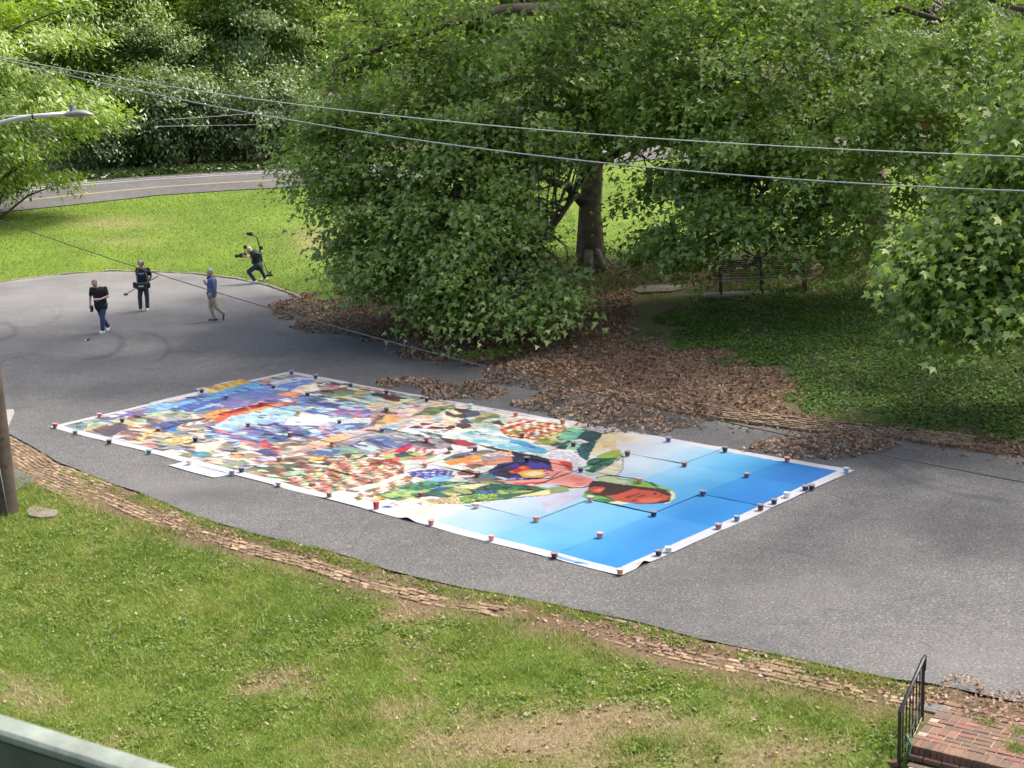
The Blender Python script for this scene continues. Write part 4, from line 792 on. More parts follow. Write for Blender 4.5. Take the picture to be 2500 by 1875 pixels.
# dark seams and outlines round the figure
for q in ("f:1000,430 1150,398 1330,418 1500,438 1640,488 1640,496 1480,448 1320,428 1150,408 1005,440", "f:880,340 960,362 1060,332 1205,252 1325,165 1330,175 1210,262 1064,342 960,372 876,350", "c:1140,858 1640,845 1730,780 1735,785 1645,852 1140,866", "c:1640,905 1720,905 1830,930 1950,925 2030,890 2034,896 1955,932 1830,938 1715,912", "c:960,1045 1172,1040 1400,1012 1640,990 1640,994 1400,1018 1172,1048 960,1053", "f:1320,160 1335,175 1335,330 1255,425 1248,420 1326,328"): fill(q, (34, 40, 34), j=.1)
# unpainted white margin
WHITE = np.array([224, 231, 242.0])
mg = .24 + .03 * (fbm(ru * 3, rv * 3, 240) - .5)
m = (ru > 17.26 - mg) | (rv < mg) | (rv > 7.34 - mg * .9) | ((ru < mg * .8) & ((rv < 4.5) | (rv > 5.9))); IMG[m] = WHITE * (.97 + .05 * fbm(ru[m] * 4, rv[m] * 4, 241))[:, None]
fill("d:150,1043 380,1100 370,1112 160,1066", (118, 170, 232)); fill("d:280,1085 340,1095 330,1110 270,1095", (70, 120, 205))
LM_ = mask(LEFT)[..., None]; IMG = np.where(LM_, IMG * .88 + IMG.mean(axis=2, keepdims=True) * .06 + np.array([228, 234, 246]) * .06, IMG)
ALB = .34 * lin(IMG) / lin([236, 241, 247]); ALB = np.clip(ALB, 0.006, .82)
mural = empty('mural_cloth', tuple(MA), 0, 'large colourful painted mural of cloth squares laid flat on the asphalt', 'mural')
ST = 0.0225
def panel(u0, u1, v0, v1, dz, flap=False, sd=0, white=False):
    nu = max(4, int((u1 - u0) / ST)); nw = max(4, int((v1 - v0) / ST)); a = np.linspace(u0, u1, nu); b = np.linspace(v0, v1, nw); A_, B_ = np.meshgrid(a, b)
    iu = np.clip(np.round((A_ - U0) / RES).astype(int), 0, NU - 1); iv = np.clip(np.round((B_ - V0) / RES).astype(int), 0, NV - 1); c = ALB[iv, iu].reshape(-1, 3)
    if white: c = np.tile(np.array([.325, .335, .35]), (len(c), 1))
    # edges wander a little, cloth buckles slightly
    wv = (fbm(A_ * 1.1, B_ * 1.1 + sd, 250) - .5) * .03; ex = (fbm(B_ * .8 + 9, A_ * 0 + sd, 251) - .5) * .05 * ((A_ - u0) / (u1 - u0) - .5) * 2; ey = (fbm(A_ * .8, B_ * 0 + sd, 252) - .5) * .05 * ((B_ - v0) / (v1 - v0) - .5) * 2
    z = .012 + dz + np.maximum(wv, -.006) * .9
    if flap: z = z + flap(A_, B_)
    Q = e1[None] * (A_ + ex).ravel()[:, None] + e2[None] * (B_ + ey).ravel()[:, None]; Q[:, 2] = z.ravel()
    ii = (np.arange(nw - 1)[:, None] * nu + np.arange(nu - 1)[None]).ravel()
    return obj('panel', mesh_np('panel', Q, np.stack([ii, ii + 1, ii + nu + 1, ii + nu], 1), M['mural'], color=c, smooth=True), mural)
left_out = [0.0, .02, -.10, -.26, .0]
for j in range(5):
    for i in range(12):
        g_ = .0015 + .0018 * ((i * 7 + j * 3) % 3)
        u0_ = UE[i] + g_ if i else left_out[j]; u1_ = UE[i + 1] - g_ if i < 11 else UE[12]; v0_ = VE[j] + g_ if j else 0; v1_ = VE[j + 1] - g_ if j < 4 else VE[5] - .05 * (i in (2, 3, 4, 5, 6)) * 2
        fl = None
        if (i, j) == (0, 3): fl = lambda a, b: .05 * sstep(.1, -.26, a)
        if (i, j) == (11, 0): fl = lambda a, b: .07 * sstep(17.05, 17.26, a) * np.exp(-((b - .62) / .12) ** 2)
        if (i, j) == (8, 0): fl = lambda a, b: .05 * sstep(.12, 0, b) * np.exp(-((a - 12.35) / .14) ** 2)
        panel(u0_, u1_, v0_, v1_, .004 * ((i + 2 * j) % 3), fl, i * 5 + j)
panel(5.45, 7.05, -.38, .1, -.001, lambda a, b: .015 * sstep(-.2, -.38, b), 91, True)

# ------------------------------------------------------------------ paint cups holding the cloth down
def cupmat(c):
    m, t, out = newmat('paint_cup'); b = N(t, 'ShaderNodeBsdfPrincipled'); g = N(t, 'ShaderNodeTexCoord'); n = noise(t, 22, 3, .6, g.outputs['Object'])
    c = np.asarray(c, float); r = ramp(t, [(.35, tuple(np.clip(c * .85 + .006, 0, 1))), (.7, tuple(np.clip(c * 1.2 + .025, 0, 1)))]); t.links.new(n.outputs['Fac'], r.inputs[0]); t.links.new(r.outputs[0], b.inputs['Base Color'])
    b.inputs['Roughness'].default_value = .32; t.links.new(b.outputs[0], out.inputs[0]); return m
def lidmat(c):
    m, t, out = newmat('cup_lid'); b = N(t, 'ShaderNodeBsdfPrincipled'); c = np.asarray(c, float); b.inputs['Base Color'].default_value = (*(c * .42 + .18), 1); b.inputs['Roughness'].default_value = .25; t.links.new(b.outputs[0], out.inputs[0]); return m
CUPC = {'red': (.50, .05, .035), 'coral': (.62, .17, .12), 'pink': (.66, .24, .24), 'salmon': (.68, .28, .20), 'peach': (.72, .40, .25), 'pale pink': (.74, .50, .44), 'maroon': (.12, .025, .028), 'dark brown': (.055, .035, .03), 'brown': (.24, .10, .06), 'brick red': (.30, .08, .05), 'orange': (.62, .20, .05), 'mustard': (.58, .32, .06), 'black': (.018, .018, .022), 'navy': (.02, .035, .09), 'blue': (.05, .20, .45), 'light blue': (.28, .48, .72), 'slate': (.10, .13, .20), 'grey': (.36, .36, .38), 'mauve': (.24, .13, .17), 'purple': (.16, .08, .24), 'teal': (.06, .26, .24), 'dark green': (.03, .085, .06), 'olive': (.17, .15, .06), 'white': (.78, .78, .76), 'cream': (.66, .62, .54)}
cm_ = {k: (cupmat(v), lidmat(v)) for k, v in CUPC.items()}
CUPS = [(135, 1039, 'red', 'at the far left corner of the mural'), (243, 1013, 'pink', 'on the left edge above the far left corner'), (184, 1055, 'mauve', 'first on the lower edge from the left corner'), (267, 1079, 'dark brown', 'second on the lower edge from the left corner'), (364, 1103, 'teal', 'third on the lower edge from the left corner'), (462, 1129, 'cream', 'on the loose white flap, left end'), (567, 1155, 'grey', 'on the loose white flap, right end'), (590, 1148, 'navy', 'just inside the lower edge by the loose white flap'), (299, 1026, 'dark green', 'on the painted left tip of the mural'), (386, 1049, 'brown', 'beside the dark curled seam at the left'), (477, 1073, 'black', 'on the cream patches of the left part'), (430, 997, 'light blue', 'on the blue band near the left edge'), (493, 954, 'maroon', 'on the left edge beside the yellow strip'), (553, 969, 'blue', 'on the blue band below the yellow strip'), (668, 943, 'navy', 'on the blue near the top corner'), (638, 986, 'red', 'on the dark red streak left of centre'), (606, 1037, 'mauve', 'at the white seam crossing of the left part'), (577, 1096, 'grey', 'among pink and white patches, left part'), (682, 1122, 'orange', 'above the loose white flap'), (712, 908, 'purple', 'at the far top corner of the mural'), (771, 919, 'dark green', 'first on the far edge from the top corner'), (856, 939, 'slate', 'second on the far edge from the top corner'), (944, 957, 'brick red', 'third on the far edge from the top corner'), (1042, 975, 'navy', 'fourth on the far edge from the top corner'), (751, 961, 'dark green', 'by the peach cloud shape'), (729, 1006, 'mustard', 'on the pale blue patch left of centre'), (829, 1029, 'dark green', 'on the white iceberg shape'), (944, 1000, 'olive', 'above the taupe boat shape'), (709, 1061, 'brick red', 'among the blue patches left of the peach path'), (811, 1083, 'orange', 'on the peach path'), (933, 1050, 'purple', 'on the light blue strip'), (922, 1108, 'pink', 'on the crimson patches'), (793, 1145, 'cream', 'on the dark patches of the painted town'), (680, 1182, 'grey', 'on the lower edge right of the loose white flap'), (910, 1173, 'salmon', 'on the small painted houses'), (1038, 1135, 'orange', 'above the blue speckled patch'), (1042, 1073, 'pink', 'on the painted ladder'), (1149, 992, 'white', 'fifth on the far edge from the top corner'), (1259, 1011, 'coral', 'sixth on the far edge from the top corner'), (1374, 1030, 'orange', 'seventh on the far edge from the top corner'), (1498, 1048, 'salmon', 'eighth on the far edge from the top corner'), (1275, 1062, 'olive', 'on the painted village blocks'), (1400, 1085, 'maroon', 'on the mint green and teal robe'), (1160, 1096, 'slate', 'above the grey arch of patches'), (1287, 1122, 'black', 'on the black band'), (1418, 1147, 'navy', 'beside the painted lace and hands'), (1165, 1160, 'brown', 'on the teal below the orange cloak'), (1297, 1189, 'salmon', 'under the painted forearm'), (1028, 1207, 'brick red', 'on the green hills'), (1164, 1236, 'pale pink', 'on the pale ground below the hills'), (1442, 1219, 'peach', 'below the painted chin'), (1632, 1073, 'slate', 'on the far edge where the sky turns blue'), (1770, 1098, 'dark brown', 'on the far edge of the mid blue sky'), (1922, 1122, 'coral', 'on the far edge, last before the right corner'), (2066, 1149, 'light blue', 'at the right corner of the mural'), (1532, 1108, 'maroon', 'on the palest sky beside the hood'), (1671, 1134, 'brick red', 'on the pale blue sky squares'), (1823, 1161, 'mauve', 'on the deep blue sky near the right corner'), (1561, 1174, 'peach', 'on the green hood above the painted face'), (1716, 1204, 'slate', 'on the blue sky right of the painted face'), (1596, 1255, 'navy', 'on the blue sky below the painted face'), (1465, 1309, 'pink', 'on the lower light blue sky'), (1309, 1269, 'salmon', 'on the lavender cloud of the lower sky'), (1354, 1357, 'maroon', 'on the lower edge near the bottom corner'), (1514, 1398, 'peach', 'at the bottom corner of the mural'), (1608, 1351, 'black', 'on the right edge nearest the bottom corner'), (1632, 1343, 'white', 'on the right edge beside the black one'), (1754, 1286, 'mauve', 'on the right edge, third from the bottom corner'), (1799, 1266, 'blue', 'on the right edge, fourth from the bottom corner'), (1857, 1240, 'maroon', 'on the right edge, fifth from the bottom corner'), (1890, 1226, 'navy', 'on the right edge, sixth from the bottom corner'), (1921, 1210, 'white', 'alone on the right edge near the right corner'), (1966, 1193, 'navy', 'on the right edge, eighth from the bottom corner'), (1982, 1190, 'dark brown', 'on the right edge, last before the right corner'), (804, 1209, 'brick red', 'on the lower edge below the painted town'), (919, 1238, 'red', 'tall one on the lower edge below the green hills'), (1053, 1276, 'coral', 'on the lower edge below the pale ground'), (1200, 1314, 'salmon', 'on the lower edge where the light blue begins')]
cupm = {}
def cup_meshes(k, tall):
    if (k, tall) in cupm: return cupm[(k, tall)]
    h = .145 if tall else .082; b = MB(); b.lathe([(.0, .0), (.043, .0), (.045, .004), (.056, h - .008), (.060, h - .008), (.060, h)], 14)
    l = MB(); l.lathe([(.0625, h - .010), (.0625, h + .004), (.058, h + .006), (.056, h + .001), (.0, h + .001)], 14, cap=False)
    cupm[(k, tall)] = (b.mesh('cup', cm_[k][0], True), l.mesh('lid', cm_[k][1], False)); return cupm[(k, tall)]
for a, b, k, wh in CUPS:
    p = G(a, b + 5, .02); tall = wh.startswith('tall'); r = empty('paint_cup', (p[0], p[1], .030), random.random() * 6, '%s lidded paint cup %s' % (k, wh), 'paint cup', 'paint cups weighing down the mural'); s_ = random.uniform(.93, 1.08); r.scale = (s_, s_, s_ * random.uniform(.92, 1.12))
    c, l = cup_meshes(k, tall); obj('cup', c, r); obj('lid', l, r)
# ------------------------------------------------------------------ plane trees
FOL = [(705, -900), (700, 0), (690, 100), (706, 200), (690, 300), (640, 400), (690, 470), (750, 535), (795, 580), (782, 620), (800, 715), (845, 770), (930, 745), (985, 790), (1030, 870), (1120, 895), (1200, 872), (1280, 895), (1340, 910), (1430, 892), (1462, 820), (1480, 750), (1510, 700), (1545, 680), (1590, 750), (1640, 735), (1680, 705), (1740, 765), (1800, 790), (1880, 775), (2000, 790), (2080, 750), (2130, 690), (2200, 670), (2700, 690), (2700, -900)]
GAPS = [([(1480, 640), (1600, 610), (2120, 640), (2120, 760), (1480, 760)], .35), ([(1290, 430), (1400, 395), (1412, 590), (1350, 600), (1300, 555)], .96), ([(1395, 370), (1495, 370), (1500, 650), (1390, 650)], .72), ([(1470, 345), (1650, 335), (1640, 400), (1500, 470)], .45), ([(2280, 300), (2420, 290), (2420, 340), (2300, 345)], .6), ([(1690, 580), (2020, 580), (2020, 770), (1690, 770)], .8), ([(1850, 520), (2080, 500), (2100, 640), (1990, 640), (1900, 600)], .5), ([(1060, 40), (1330, 0), (1350, 50), (1080, 110)], .7)]
CPOLY = [(2160, 640), (2190, 540), (2260, 470), (2340, 380), (2400, 240), (2450, 60), (2480, -200), (2760, -200), (2760, 920), (2460, 925), (2400, 880), (2360, 905), (2290, 870), (2240, 850), (2170, 842), (2190, 770), (2140, 720)]
def curve(a, b, sag, n=7):
    a = np.array(a, float); b = np.array(b, float); out = []
    for i in range(n):
        t = i / (n - 1); p = a + (b - a) * t; p[2] += sag * 4 * t * (1 - t); out.append(p)
    return out
def ell_sample(n, c, r, shell=0.55):
    d = norm(rng.normal(0, 1, (n, 3))); rad = (shell ** 3 + (1 - shell ** 3) * rng.random(n)) ** (1 / 3)
    return np.array(c) + d * rad[:, None] * np.array(r)
def plane_tree(base, label, ells, keep, trunk_pts, trunk_r, limbs, per, T, size, tree_axis, crad=(1.05, .5), reach=5.5):
    root = empty('plane_tree', base, 0, label, 'tree', 'plane trees beside the turning circle'); B = np.array(base)
    tb = MB(); tb.tube([np.array(p) - B for p in trunk_pts], trunk_r, 12)
    # root flare
    for k in range(6):
        a = k * 1.05 + .3; tb.tube([(math.cos(a) * .2, math.sin(a) * .2, .7), (math.cos(a) * .5, math.sin(a) * .5, .15), (math.cos(a) * .85, math.sin(a) * .85, -.12)], [.2, .17, .06], 6)
    lp = []
    LM = MB()
    for pts, ra, rb in limbs:
        m_ = len(pts); LM.tube([np.array(p) - B for p in pts], [ra + (rb - ra) * i / (m_ - 1) for i in range(m_)], 8)
        for i in range(1, m_ - 1):
            for f in (0, .25, .5, .75, 1.0 if i == m_ - 2 else .99): lp.append((np.array(pts[i]) * (1 - f) + np.array(pts[i + 1]) * f, ra + (rb - ra) * (i + f) / (m_ - 1)))
    C = []
    for n, c, r, sh in ells: C.append(ell_sample(n, c, r, sh))
    C = np.concatenate(C); C = C[C[:, 2] > terrain(C[:, 0], C[:, 1]) + .9]; C = C[keep(C)]
    lpos = np.array([p for p, _ in lp])
    use = np.zeros(len(lpos))
    for c in C:
        dst = np.linalg.norm(lpos - c, axis=1); w = dst + np.maximum(0, lpos[:, 2] - c[2]) * .4 + use * .8; i = int(np.argmin(w)); a = lpos[i]; use[i] += 1; w = dst
        if w[i] > reach: continue
        rr = min(lp[i][1] * .8, .02 + .012 * w[i]); mid = (a + c) / 2 + np.array([random.gauss(0, .07) * w[i], random.gauss(0, .07) * w[i], .10 * w[i] + random.gauss(0, .15)])
        LM.tube([a - B, mid - B, c - B, c + (c - mid) * .35 + np.array([0, 0, -.25]) - B], [rr, rr * .6, .018, .006], 4, False)
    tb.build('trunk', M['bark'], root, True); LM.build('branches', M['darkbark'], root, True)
    n = len(C) * per; cc = np.repeat(C, per, 0); ax = np.array(tree_axis)
    out = cc - ax; out[:, 2] *= .35; out = norm(out)
    sc = np.repeat(rng.uniform(.5, 1.45, len(C)), per)
    q = np.clip(rng.normal(0, .46, (n, 3)), -.72, .72) * np.array([crad[0], crad[0], crad[1]]) * sc[:, None]
    al = np.sum(q[:, :2] * out[:, :2], 1); q += out * (al * .35)[:, None]; q[:, 2] -= .22 * np.maximum(al, 0) ** 2 + .10 * np.abs(al)
    P = cc + q
    up = np.array([0, 0, 1.0]); nr = up * .85 + out * .36 + norm(q) * .22 + rng.normal(0, .42, (n, 3)); tip = out * .7 - up * .6 + rng.normal(0, .6, (n, 3))
    rn = np.clip(.34 + .22 * np.repeat(rng.normal(0, .55, len(C)), per) + .25 * rng.normal(0, 1, n), 0, 1)
    me = leaves('crown', P - B, nr, tip, rng.uniform(*size, n), T, M['syc'], rn, .25)
    obj('crown', me, root); return root
def inset(C, poly, r=.8):                       # the whole clump lies inside an outline
    px, py = project(C); q = r * FPX / ((C - CPOS) @ cf); k = inpoly(px, py, poly)
    for a, b in ((1, .3), (-1, .3), (0, .95), (.7, .8), (-.7, .8), (.6, -.5), (-.6, -.5)): k &= inpoly(px + a * q, py + b * q, poly)
    return k
def keepA(C):
    px, py = project(C); k = inset(C, FOL) | (py < -60)
    for g, pr in GAPS: k &= ~(inpoly(px, py, g) & (rng.random(len(C)) < pr))
    return k
TA = hit(1442, 660); TBs = hit(2150, 645)
print('trunks', TA, TBs)
def tp(pts, d0): return [at(x, y, d0 + dd) for x, y, dd in pts]
dA = float((TA - CPOS) @ cf); dB = float((TBs - CPOS) @ cf)
trunkA = [TA - np.array([0, 0, .2])] + tp([(1440, 520, 0), (1448, 400, 0), (1438, 300, 0), (1405, 150, 0), (1378, 50, 0), (1360, -120, 0), (1340, -330, 0)], dA)
limbsA = [(tp([(1448, 400, 0), (1530, 362, -.5), (1605, 345, -1.5), (1680, 365, -3), (1730, 430, -4)], dA), .19, .05),
          (tp([(1430, 505, 0), (1385, 455, -1), (1310, 430, -3), (1200, 470, -5.5), (1120, 560, -7.5), (1060, 680, -8.5)], dA), .17, .04),
          (tp([(1440, 330, 0), (1330, 350, -2), (1180, 420, -4), (1030, 520, -5.5), (900, 600, -6)], dA), .18, .04),
          (tp([(1410, 170, 0), (1300, 180, -2), (1130, 230, -3.5), (950, 300, -4), (800, 380, -4)], dA), .2, .05),
          (tp([(1372, 20, 0), (1230, 25, -2), (1100, 52, -3), (1030, 85, -3.5), (930, 120, -4), (820, 150, -4)], dA), .24, .06),
          (tp([(1390, 100, 0), (1500, 60, -2), (1620, 80, -4), (1720, 150, -6)], dA), .17, .05),
          (tp([(1440, 340, 0), (1400, 480, -4), (1320, 600, -8), (1260, 720, -10)], dA), .13, .03),
          (tp([(1350, -200, 0), (1200, -260, -2), (1000, -200, -3)], dA), .2, .06), (tp([(1350, -250, 0), (1500, -330, -1), (1650, -300, -2)], dA), .2, .06),
          (tp([(1400, 130, 0), (1480, 60, 3), (1560, 0, 5.5)], dA), .18, .06), (tp([(1370, 0, 0), (1260, -60, 3), (1120, -80, 6)], dA), .18, .06), (tp([(1440, 310, 0), (1350, 300, 3), (1220, 300, 6)], dA), .15, .05)]
cA = np.array([TA[0] - 1.2, TA[1] - 1.5, 13.0])
ellA = [(30, at(1420, 130, 45), (2.4, 1.6, 3.0), .2), (24, at(1480, 250, 45), (2.0, 1.6, 1.2), .2), (34, at(1230, 120, 44), (3.4, 2, 2.6), .2), (30, at(1250, 330, 43.5), (2.6, 2, 1.8), .2), (430, cA, (10.8, 9.5, 11.5), .66), (44, at(1210, 710, 41.5), (3.2, 1.8, 1.4), .2), (70, at(900, 600, 45), (2.2, 2, 2.0), .2), (50, at(1000, 680, 43), (2.2, 1.6, 1.2), .2), (20, at(1330, 770, 40.5), (1.2, 1.2, .9), .2), (40, at(780, 400, 46), (1.4, 2.5, 1.8), .2), (70, at(1030, 500, 43.5), (3.6, 2.2, 3.0), .2), (60, at(1080, 620, 42), (2.8, 1.4, 1.6), .2), (24, at(1230, 560, 42), (1.2, 1.2, 1.6), .2), (30, at(880, 640, 44), (1.6, 1.2, 1.0), .2), (14, at(1180, 770, 41), (2.4, 1.0, .5), .2), (26, at(1000, 160, 44), (3.8, 2.5, 2.6), .2)]
plane_tree(tuple(TA), 'wide plane tree with drooping boughs whose mottled trunk shows at centre', ellA, keepA, trunkA, [.58, .40, .36, .32, .29, .26, .2, .12], limbsA, 165, SYC_T, (.10, .23), cA, reach=3.6)

def keepB(C):
    px, py = project(C); k = (inset(C, FOL) & (px > 1480)) | (py < -60)
    for g, pr in GAPS: k &= ~(inpoly(px, py, g) & (rng.random(len(C)) < pr))
    return k
trunkB = [TBs - np.array([0, 0, .2])] + tp([(2140, 560, 0), (2135, 450, 0), (2125, 330, 0), (2115, 200, 0), (2100, 0, 0), (2090, -250, 0)], dB)
limbsB = [(tp([(2125, 320, 0), (2180, 290, -1), (2250, 355, -3), (2330, 400, -5)], dB), .16, .04), (tp([(2120, 230, 0), (2060, 260, -1), (2000, 330, -3), (1900, 420, -5), (1820, 520, -6.5)], dB), .18, .04),
          (tp([(2118, 220, 0), (2230, 160, -1), (2360, 190, -2), (2500, 225, -3)], dB), .2, .07), (tp([(2110, 120, 0), (2000, 90, -2), (1870, 130, -4), (1740, 220, -6)], dB), .19, .05),
          (tp([(2105, 60, 0), (2200, 20, -2), (2330, 60, -5)], dB), .17, .05), (tp([(2135, 440, 0), (2040, 480, -3), (1920, 580, -6), (1830, 650, -7.5)], dB), .13, .03), (tp([(2100, -50, 0), (1960, -120, 0), (1780, -100, -2)], dB), .2, .06),
          (tp([(2100, -100, 0), (2260, -180, 0), (2450, -200, -2)], dB), .2, .06), (tp([(2120, 260, 0), (2220, 200, 4), (2320, 150, 6)], dB), .17, .06), (tp([(2115, 200, 0), (1990, 160, 4), (1880, 130, 7)], dB), .17, .06)]
cB = np.array([TBs[0] - .5, TBs[1] - 1, 13.0])
ellB = [(34, at(2120, 180, 41), (3.0, 1.6, 3.0), .2), (34, at(1850, 200, 41), (3.4, 1.8, 2.8), .2), (30, at(2350, 250, 40), (2.6, 1.8, 2.6), .2), (24, at(1680, 250, 41), (2.0, 1.5, 2.4), .2), (370, cB, (10.5, 9.5, 11.5), .66), (30, at(1770, 670, 41), (1.6, 1.4, .7), .2), (36, at(1920, 670, 40.5), (2.2, 1.4, .8), .2), (34, at(1650, 500, 42), (2.4, 2, 2.4), .2), (40, at(1850, 560, 40), (3.2, 2, 1.6), .2), (40, at(2050, 420, 39), (4.5, 2.5, 2.6), .2)]
plane_tree(tuple(TBs), 'dense plane tree behind the slatted bench with dark limbs', ellB, keepB, trunkB, [.55, .42, .38, .34, .3, .22, .12], limbsB, 200, SYC_T, (.10, .23), cB, reach=2.8)

def keepC(C):
    px, py = project(C); fr = (px > -50) & (px < 2520) & (py > -60); return (~fr & ((px > 2600) | (py < -60) | (py > 2000))) | inset(C, CPOLY, .5)
bC = np.array([15.2, 31.5, float(terrain(15.2, 31.5))])
trunkC = [bC + np.array(p) for p in ((0, 0, -.2), (0, 0, 3), (-.3, .1, 6), (-.4, 0, 9), (-.2, 0, 13), (0, 0, 17))]
limbsC = [([bC + np.array(p) for p in pts], .2, .05) for pts in (((-.2, 0, 4), (-1.5, -.4, 4.6), (-3.5, -1, 4.2), (-5.2, -1.6, 2.6)), ((-.3, 0, 6), (-2, 0, 7.5), (-4.5, -.5, 8)), ((-.3, 0, 8), (0, -2, 9.5), (-.5, -4.5, 10)), ((-.3, 0, 9), (0, 2, 10.5), (0, 5, 11.5)), ((-.3, 0, 10), (2, 0, 12), (5, 0, 13)), ((-.2, 0, 12), (-2, -1, 14), (-4, -1.5, 15.5)), ((-.2, 0, 5), (-1, -2, 5.5), (-2, -4, 5)))]
cC = bC + np.array([-1.2, -.5, 11.0])
ellC = [(130, cC, (7.0, 7.0, 9.0), .6), (80, at(2400, 690, 30), (2.0, 1.5, 1.7), .2), (24, at(2290, 790, 29.5), (.9, .8, .45), .2), (16, at(2250, 650, 30), (.7, .8, .8), .2), (40, at(2480, 400, 30), (1.3, 1.5, 2.2), .2)]
plane_tree(tuple(bC), 'near plane tree reaching in from the right with large bright leaves', ellC, keepC, trunkC, [.5, .4, .36, .32, .24, .12], limbsC, 120, STAR_T, (.11, .235), cC, (.85, .42), 2.2)

# ------------------------------------------------------------------ woodland beyond the road
def tree_template(seed, leafm, R, cz, ncl, per, T, size, clr, nmix, lean=0.0, trunk_r=.22, bark='darkbark'):
    g = np.random.default_rng(seed); d = norm(g.normal(0, 1, (ncl, 3))); rad = (.45 + .6 * g.random(ncl)); C = d * rad[:, None] * np.array(R) * (1 + .15 * g.normal(0, 1, (ncl, 1))); C[:, 2] += cz; C = C[C[:, 2] > .6]; ncl = len(C)
    cc = np.repeat(C, per, 0); n = len(cc); q = g.normal(0, .5, (n, 3)) * np.array([clr, clr, clr * .6]); P = cc + q
    out = cc - np.array([0, 0, cz]); out = norm(out); nr = np.array([0, 0, .8]) + out * .5 + g.normal(0, .4, (n, 3)); tip = out * .6 - np.array([0, 0, .6]) + g.normal(0, .5, (n, 3))
    rn = np.clip(.42 + np.repeat(g.normal(0, .12, ncl), per) + g.normal(0, .16, n) + .10 * out[:, 2], 0, 1)
    crown = leaves('crown', P, nr, tip, g.uniform(*size, n), T, leafm, rn, .3)
    tb = MB(); top = cz + R[2] * .5; tr = [np.array([lean * (i / 6) ** 1.3 * 3, 0, top * i / 6]) for i in range(7)]; tb.tube([p - np.array([0, 0, .3]) if i == 0 else p for i, p in enumerate(tr)], [trunk_r * (1.25 - i / 6) + .02 for i in range(7)], 8)
    for c in C[::3]:
        k = int(np.clip(c[2] / top * 6 - 1, 0, 5)); tb.tube([tr[k], (tr[k] + c) / 2 + np.array([0, 0, .3]), c], [.07, .05, .015], 4, False)
    return crown, tb.mesh('trunk', M[bark], True)
NARROW = np.array([(0, 0), (.17, .4), (0, 1.0), (-.17, .4)])
TPL = {
    'ash': tree_template(11, M['ash'], (4.8, 4.8, 6.4), 8.4, 115, 260, NARROW, (.22, .40), 1.1, 0),
    'wood': tree_template(12, M['wood'], (4.8, 4.8, 6.6), 8.6, 110, 250, OVAL_T, (.18, .34), 1.15, 0, .3),
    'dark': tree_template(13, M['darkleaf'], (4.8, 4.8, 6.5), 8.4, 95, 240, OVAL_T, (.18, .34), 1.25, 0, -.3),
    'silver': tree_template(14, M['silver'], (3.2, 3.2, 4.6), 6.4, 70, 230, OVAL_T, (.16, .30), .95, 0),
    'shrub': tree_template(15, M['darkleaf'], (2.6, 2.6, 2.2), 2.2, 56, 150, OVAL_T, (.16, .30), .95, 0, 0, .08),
    'weeping': tree_template(16, M['ash'], (4.6, 4.6, 6.0), 5.9, 120, 260, NARROW, (.2, .36), 1.0, 0),
}
def wtree(name, label, px, dep, kind, sc, rz, cat='tree', group='woodland beyond the road', sz=None):
    d = ray(px, 300); X_ = CPOS + d * dep; x_, y_ = X_[0], X_[1]
    r = empty(name, (x_, y_, float(terrain(x_, y_)) - .1), rz, label, cat, group); r.scale = (sc, sc, sc * (sz or 1))
    obj('trunk', TPL[kind][1], r); obj('crown', TPL[kind][0], r); return r
W = wtree
W('ash_tree', 'bright yellow-green tree overhanging the road at the left edge', -45, 72, 'weeping', 1.18, .4, sz=.95)
W('ash_tree', 'yellow-green tree top just right of the street lamp head', 150, 94, 'ash', 1.12, 2.0)
W('woodland_tree', 'fresh yellow-green tree in the woods above the two overhead wires, left', 285, 97, 'ash', 1.05, 1.0)
W('silver_tree', 'small blue-green tree among darker woods behind the walking men', 385, 94, 'silver', .95, .3)
W('ash_tree', 'light yellow-green crown at the top of the woods left of the leaning trunk', 455, 104, 'ash', 1.2, 3.1)
W('woodland_tree', 'green tree with dark leaning trunk at the top of the woods', 560, 102, 'wood', 1.2, 0.2)
W('vine_covered_tree', 'pale green vine draped tree beside the large plane tree', 645, 98, 'silver', 1.25, 1.9)
W('woodland_tree', 'green tree half hidden behind the left side of the plane tree', 735, 104, 'wood', 1.15, .6)
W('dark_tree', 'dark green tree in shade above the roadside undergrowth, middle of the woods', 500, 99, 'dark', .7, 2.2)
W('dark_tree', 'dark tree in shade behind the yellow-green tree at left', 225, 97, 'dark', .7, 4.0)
back = [(-60, 118, 'wood', 1.5, 'tall green tree far back at the top left corner'), (60, 122, 'ash', 1.6, 'tall yellow-green tree far back above the street lamp'), (190, 124, 'wood', 1.6, 'tall green treetop far back behind the yellow-green trees'), (340, 126, 'wood', 1.6, 'tall green treetop far back left of the top middle'), (470, 128, 'ash', 1.6, 'tall yellow-green treetop far back behind the leaning trunk'), (610, 126, 'wood', 1.6, 'tall green treetop far back right of the leaning trunk'), (730, 128, 'ash', 1.6, 'tall yellow-green treetop far back meeting the plane tree outline')]
for i, (px_, dp, kd, sc, lb) in enumerate(back): W('woodland_tree', lb, px_, dp, kd, sc, i * 1.3)
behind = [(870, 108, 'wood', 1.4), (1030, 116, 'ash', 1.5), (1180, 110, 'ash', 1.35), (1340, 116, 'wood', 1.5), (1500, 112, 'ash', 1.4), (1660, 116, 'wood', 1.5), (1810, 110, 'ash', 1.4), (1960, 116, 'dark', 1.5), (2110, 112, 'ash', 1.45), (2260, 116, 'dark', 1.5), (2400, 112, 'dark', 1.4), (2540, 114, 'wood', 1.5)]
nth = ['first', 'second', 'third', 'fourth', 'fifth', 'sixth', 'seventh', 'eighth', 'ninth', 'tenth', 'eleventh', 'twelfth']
kn = {'wood': 'green', 'dark': 'dark green', 'ash': 'yellow-green'}
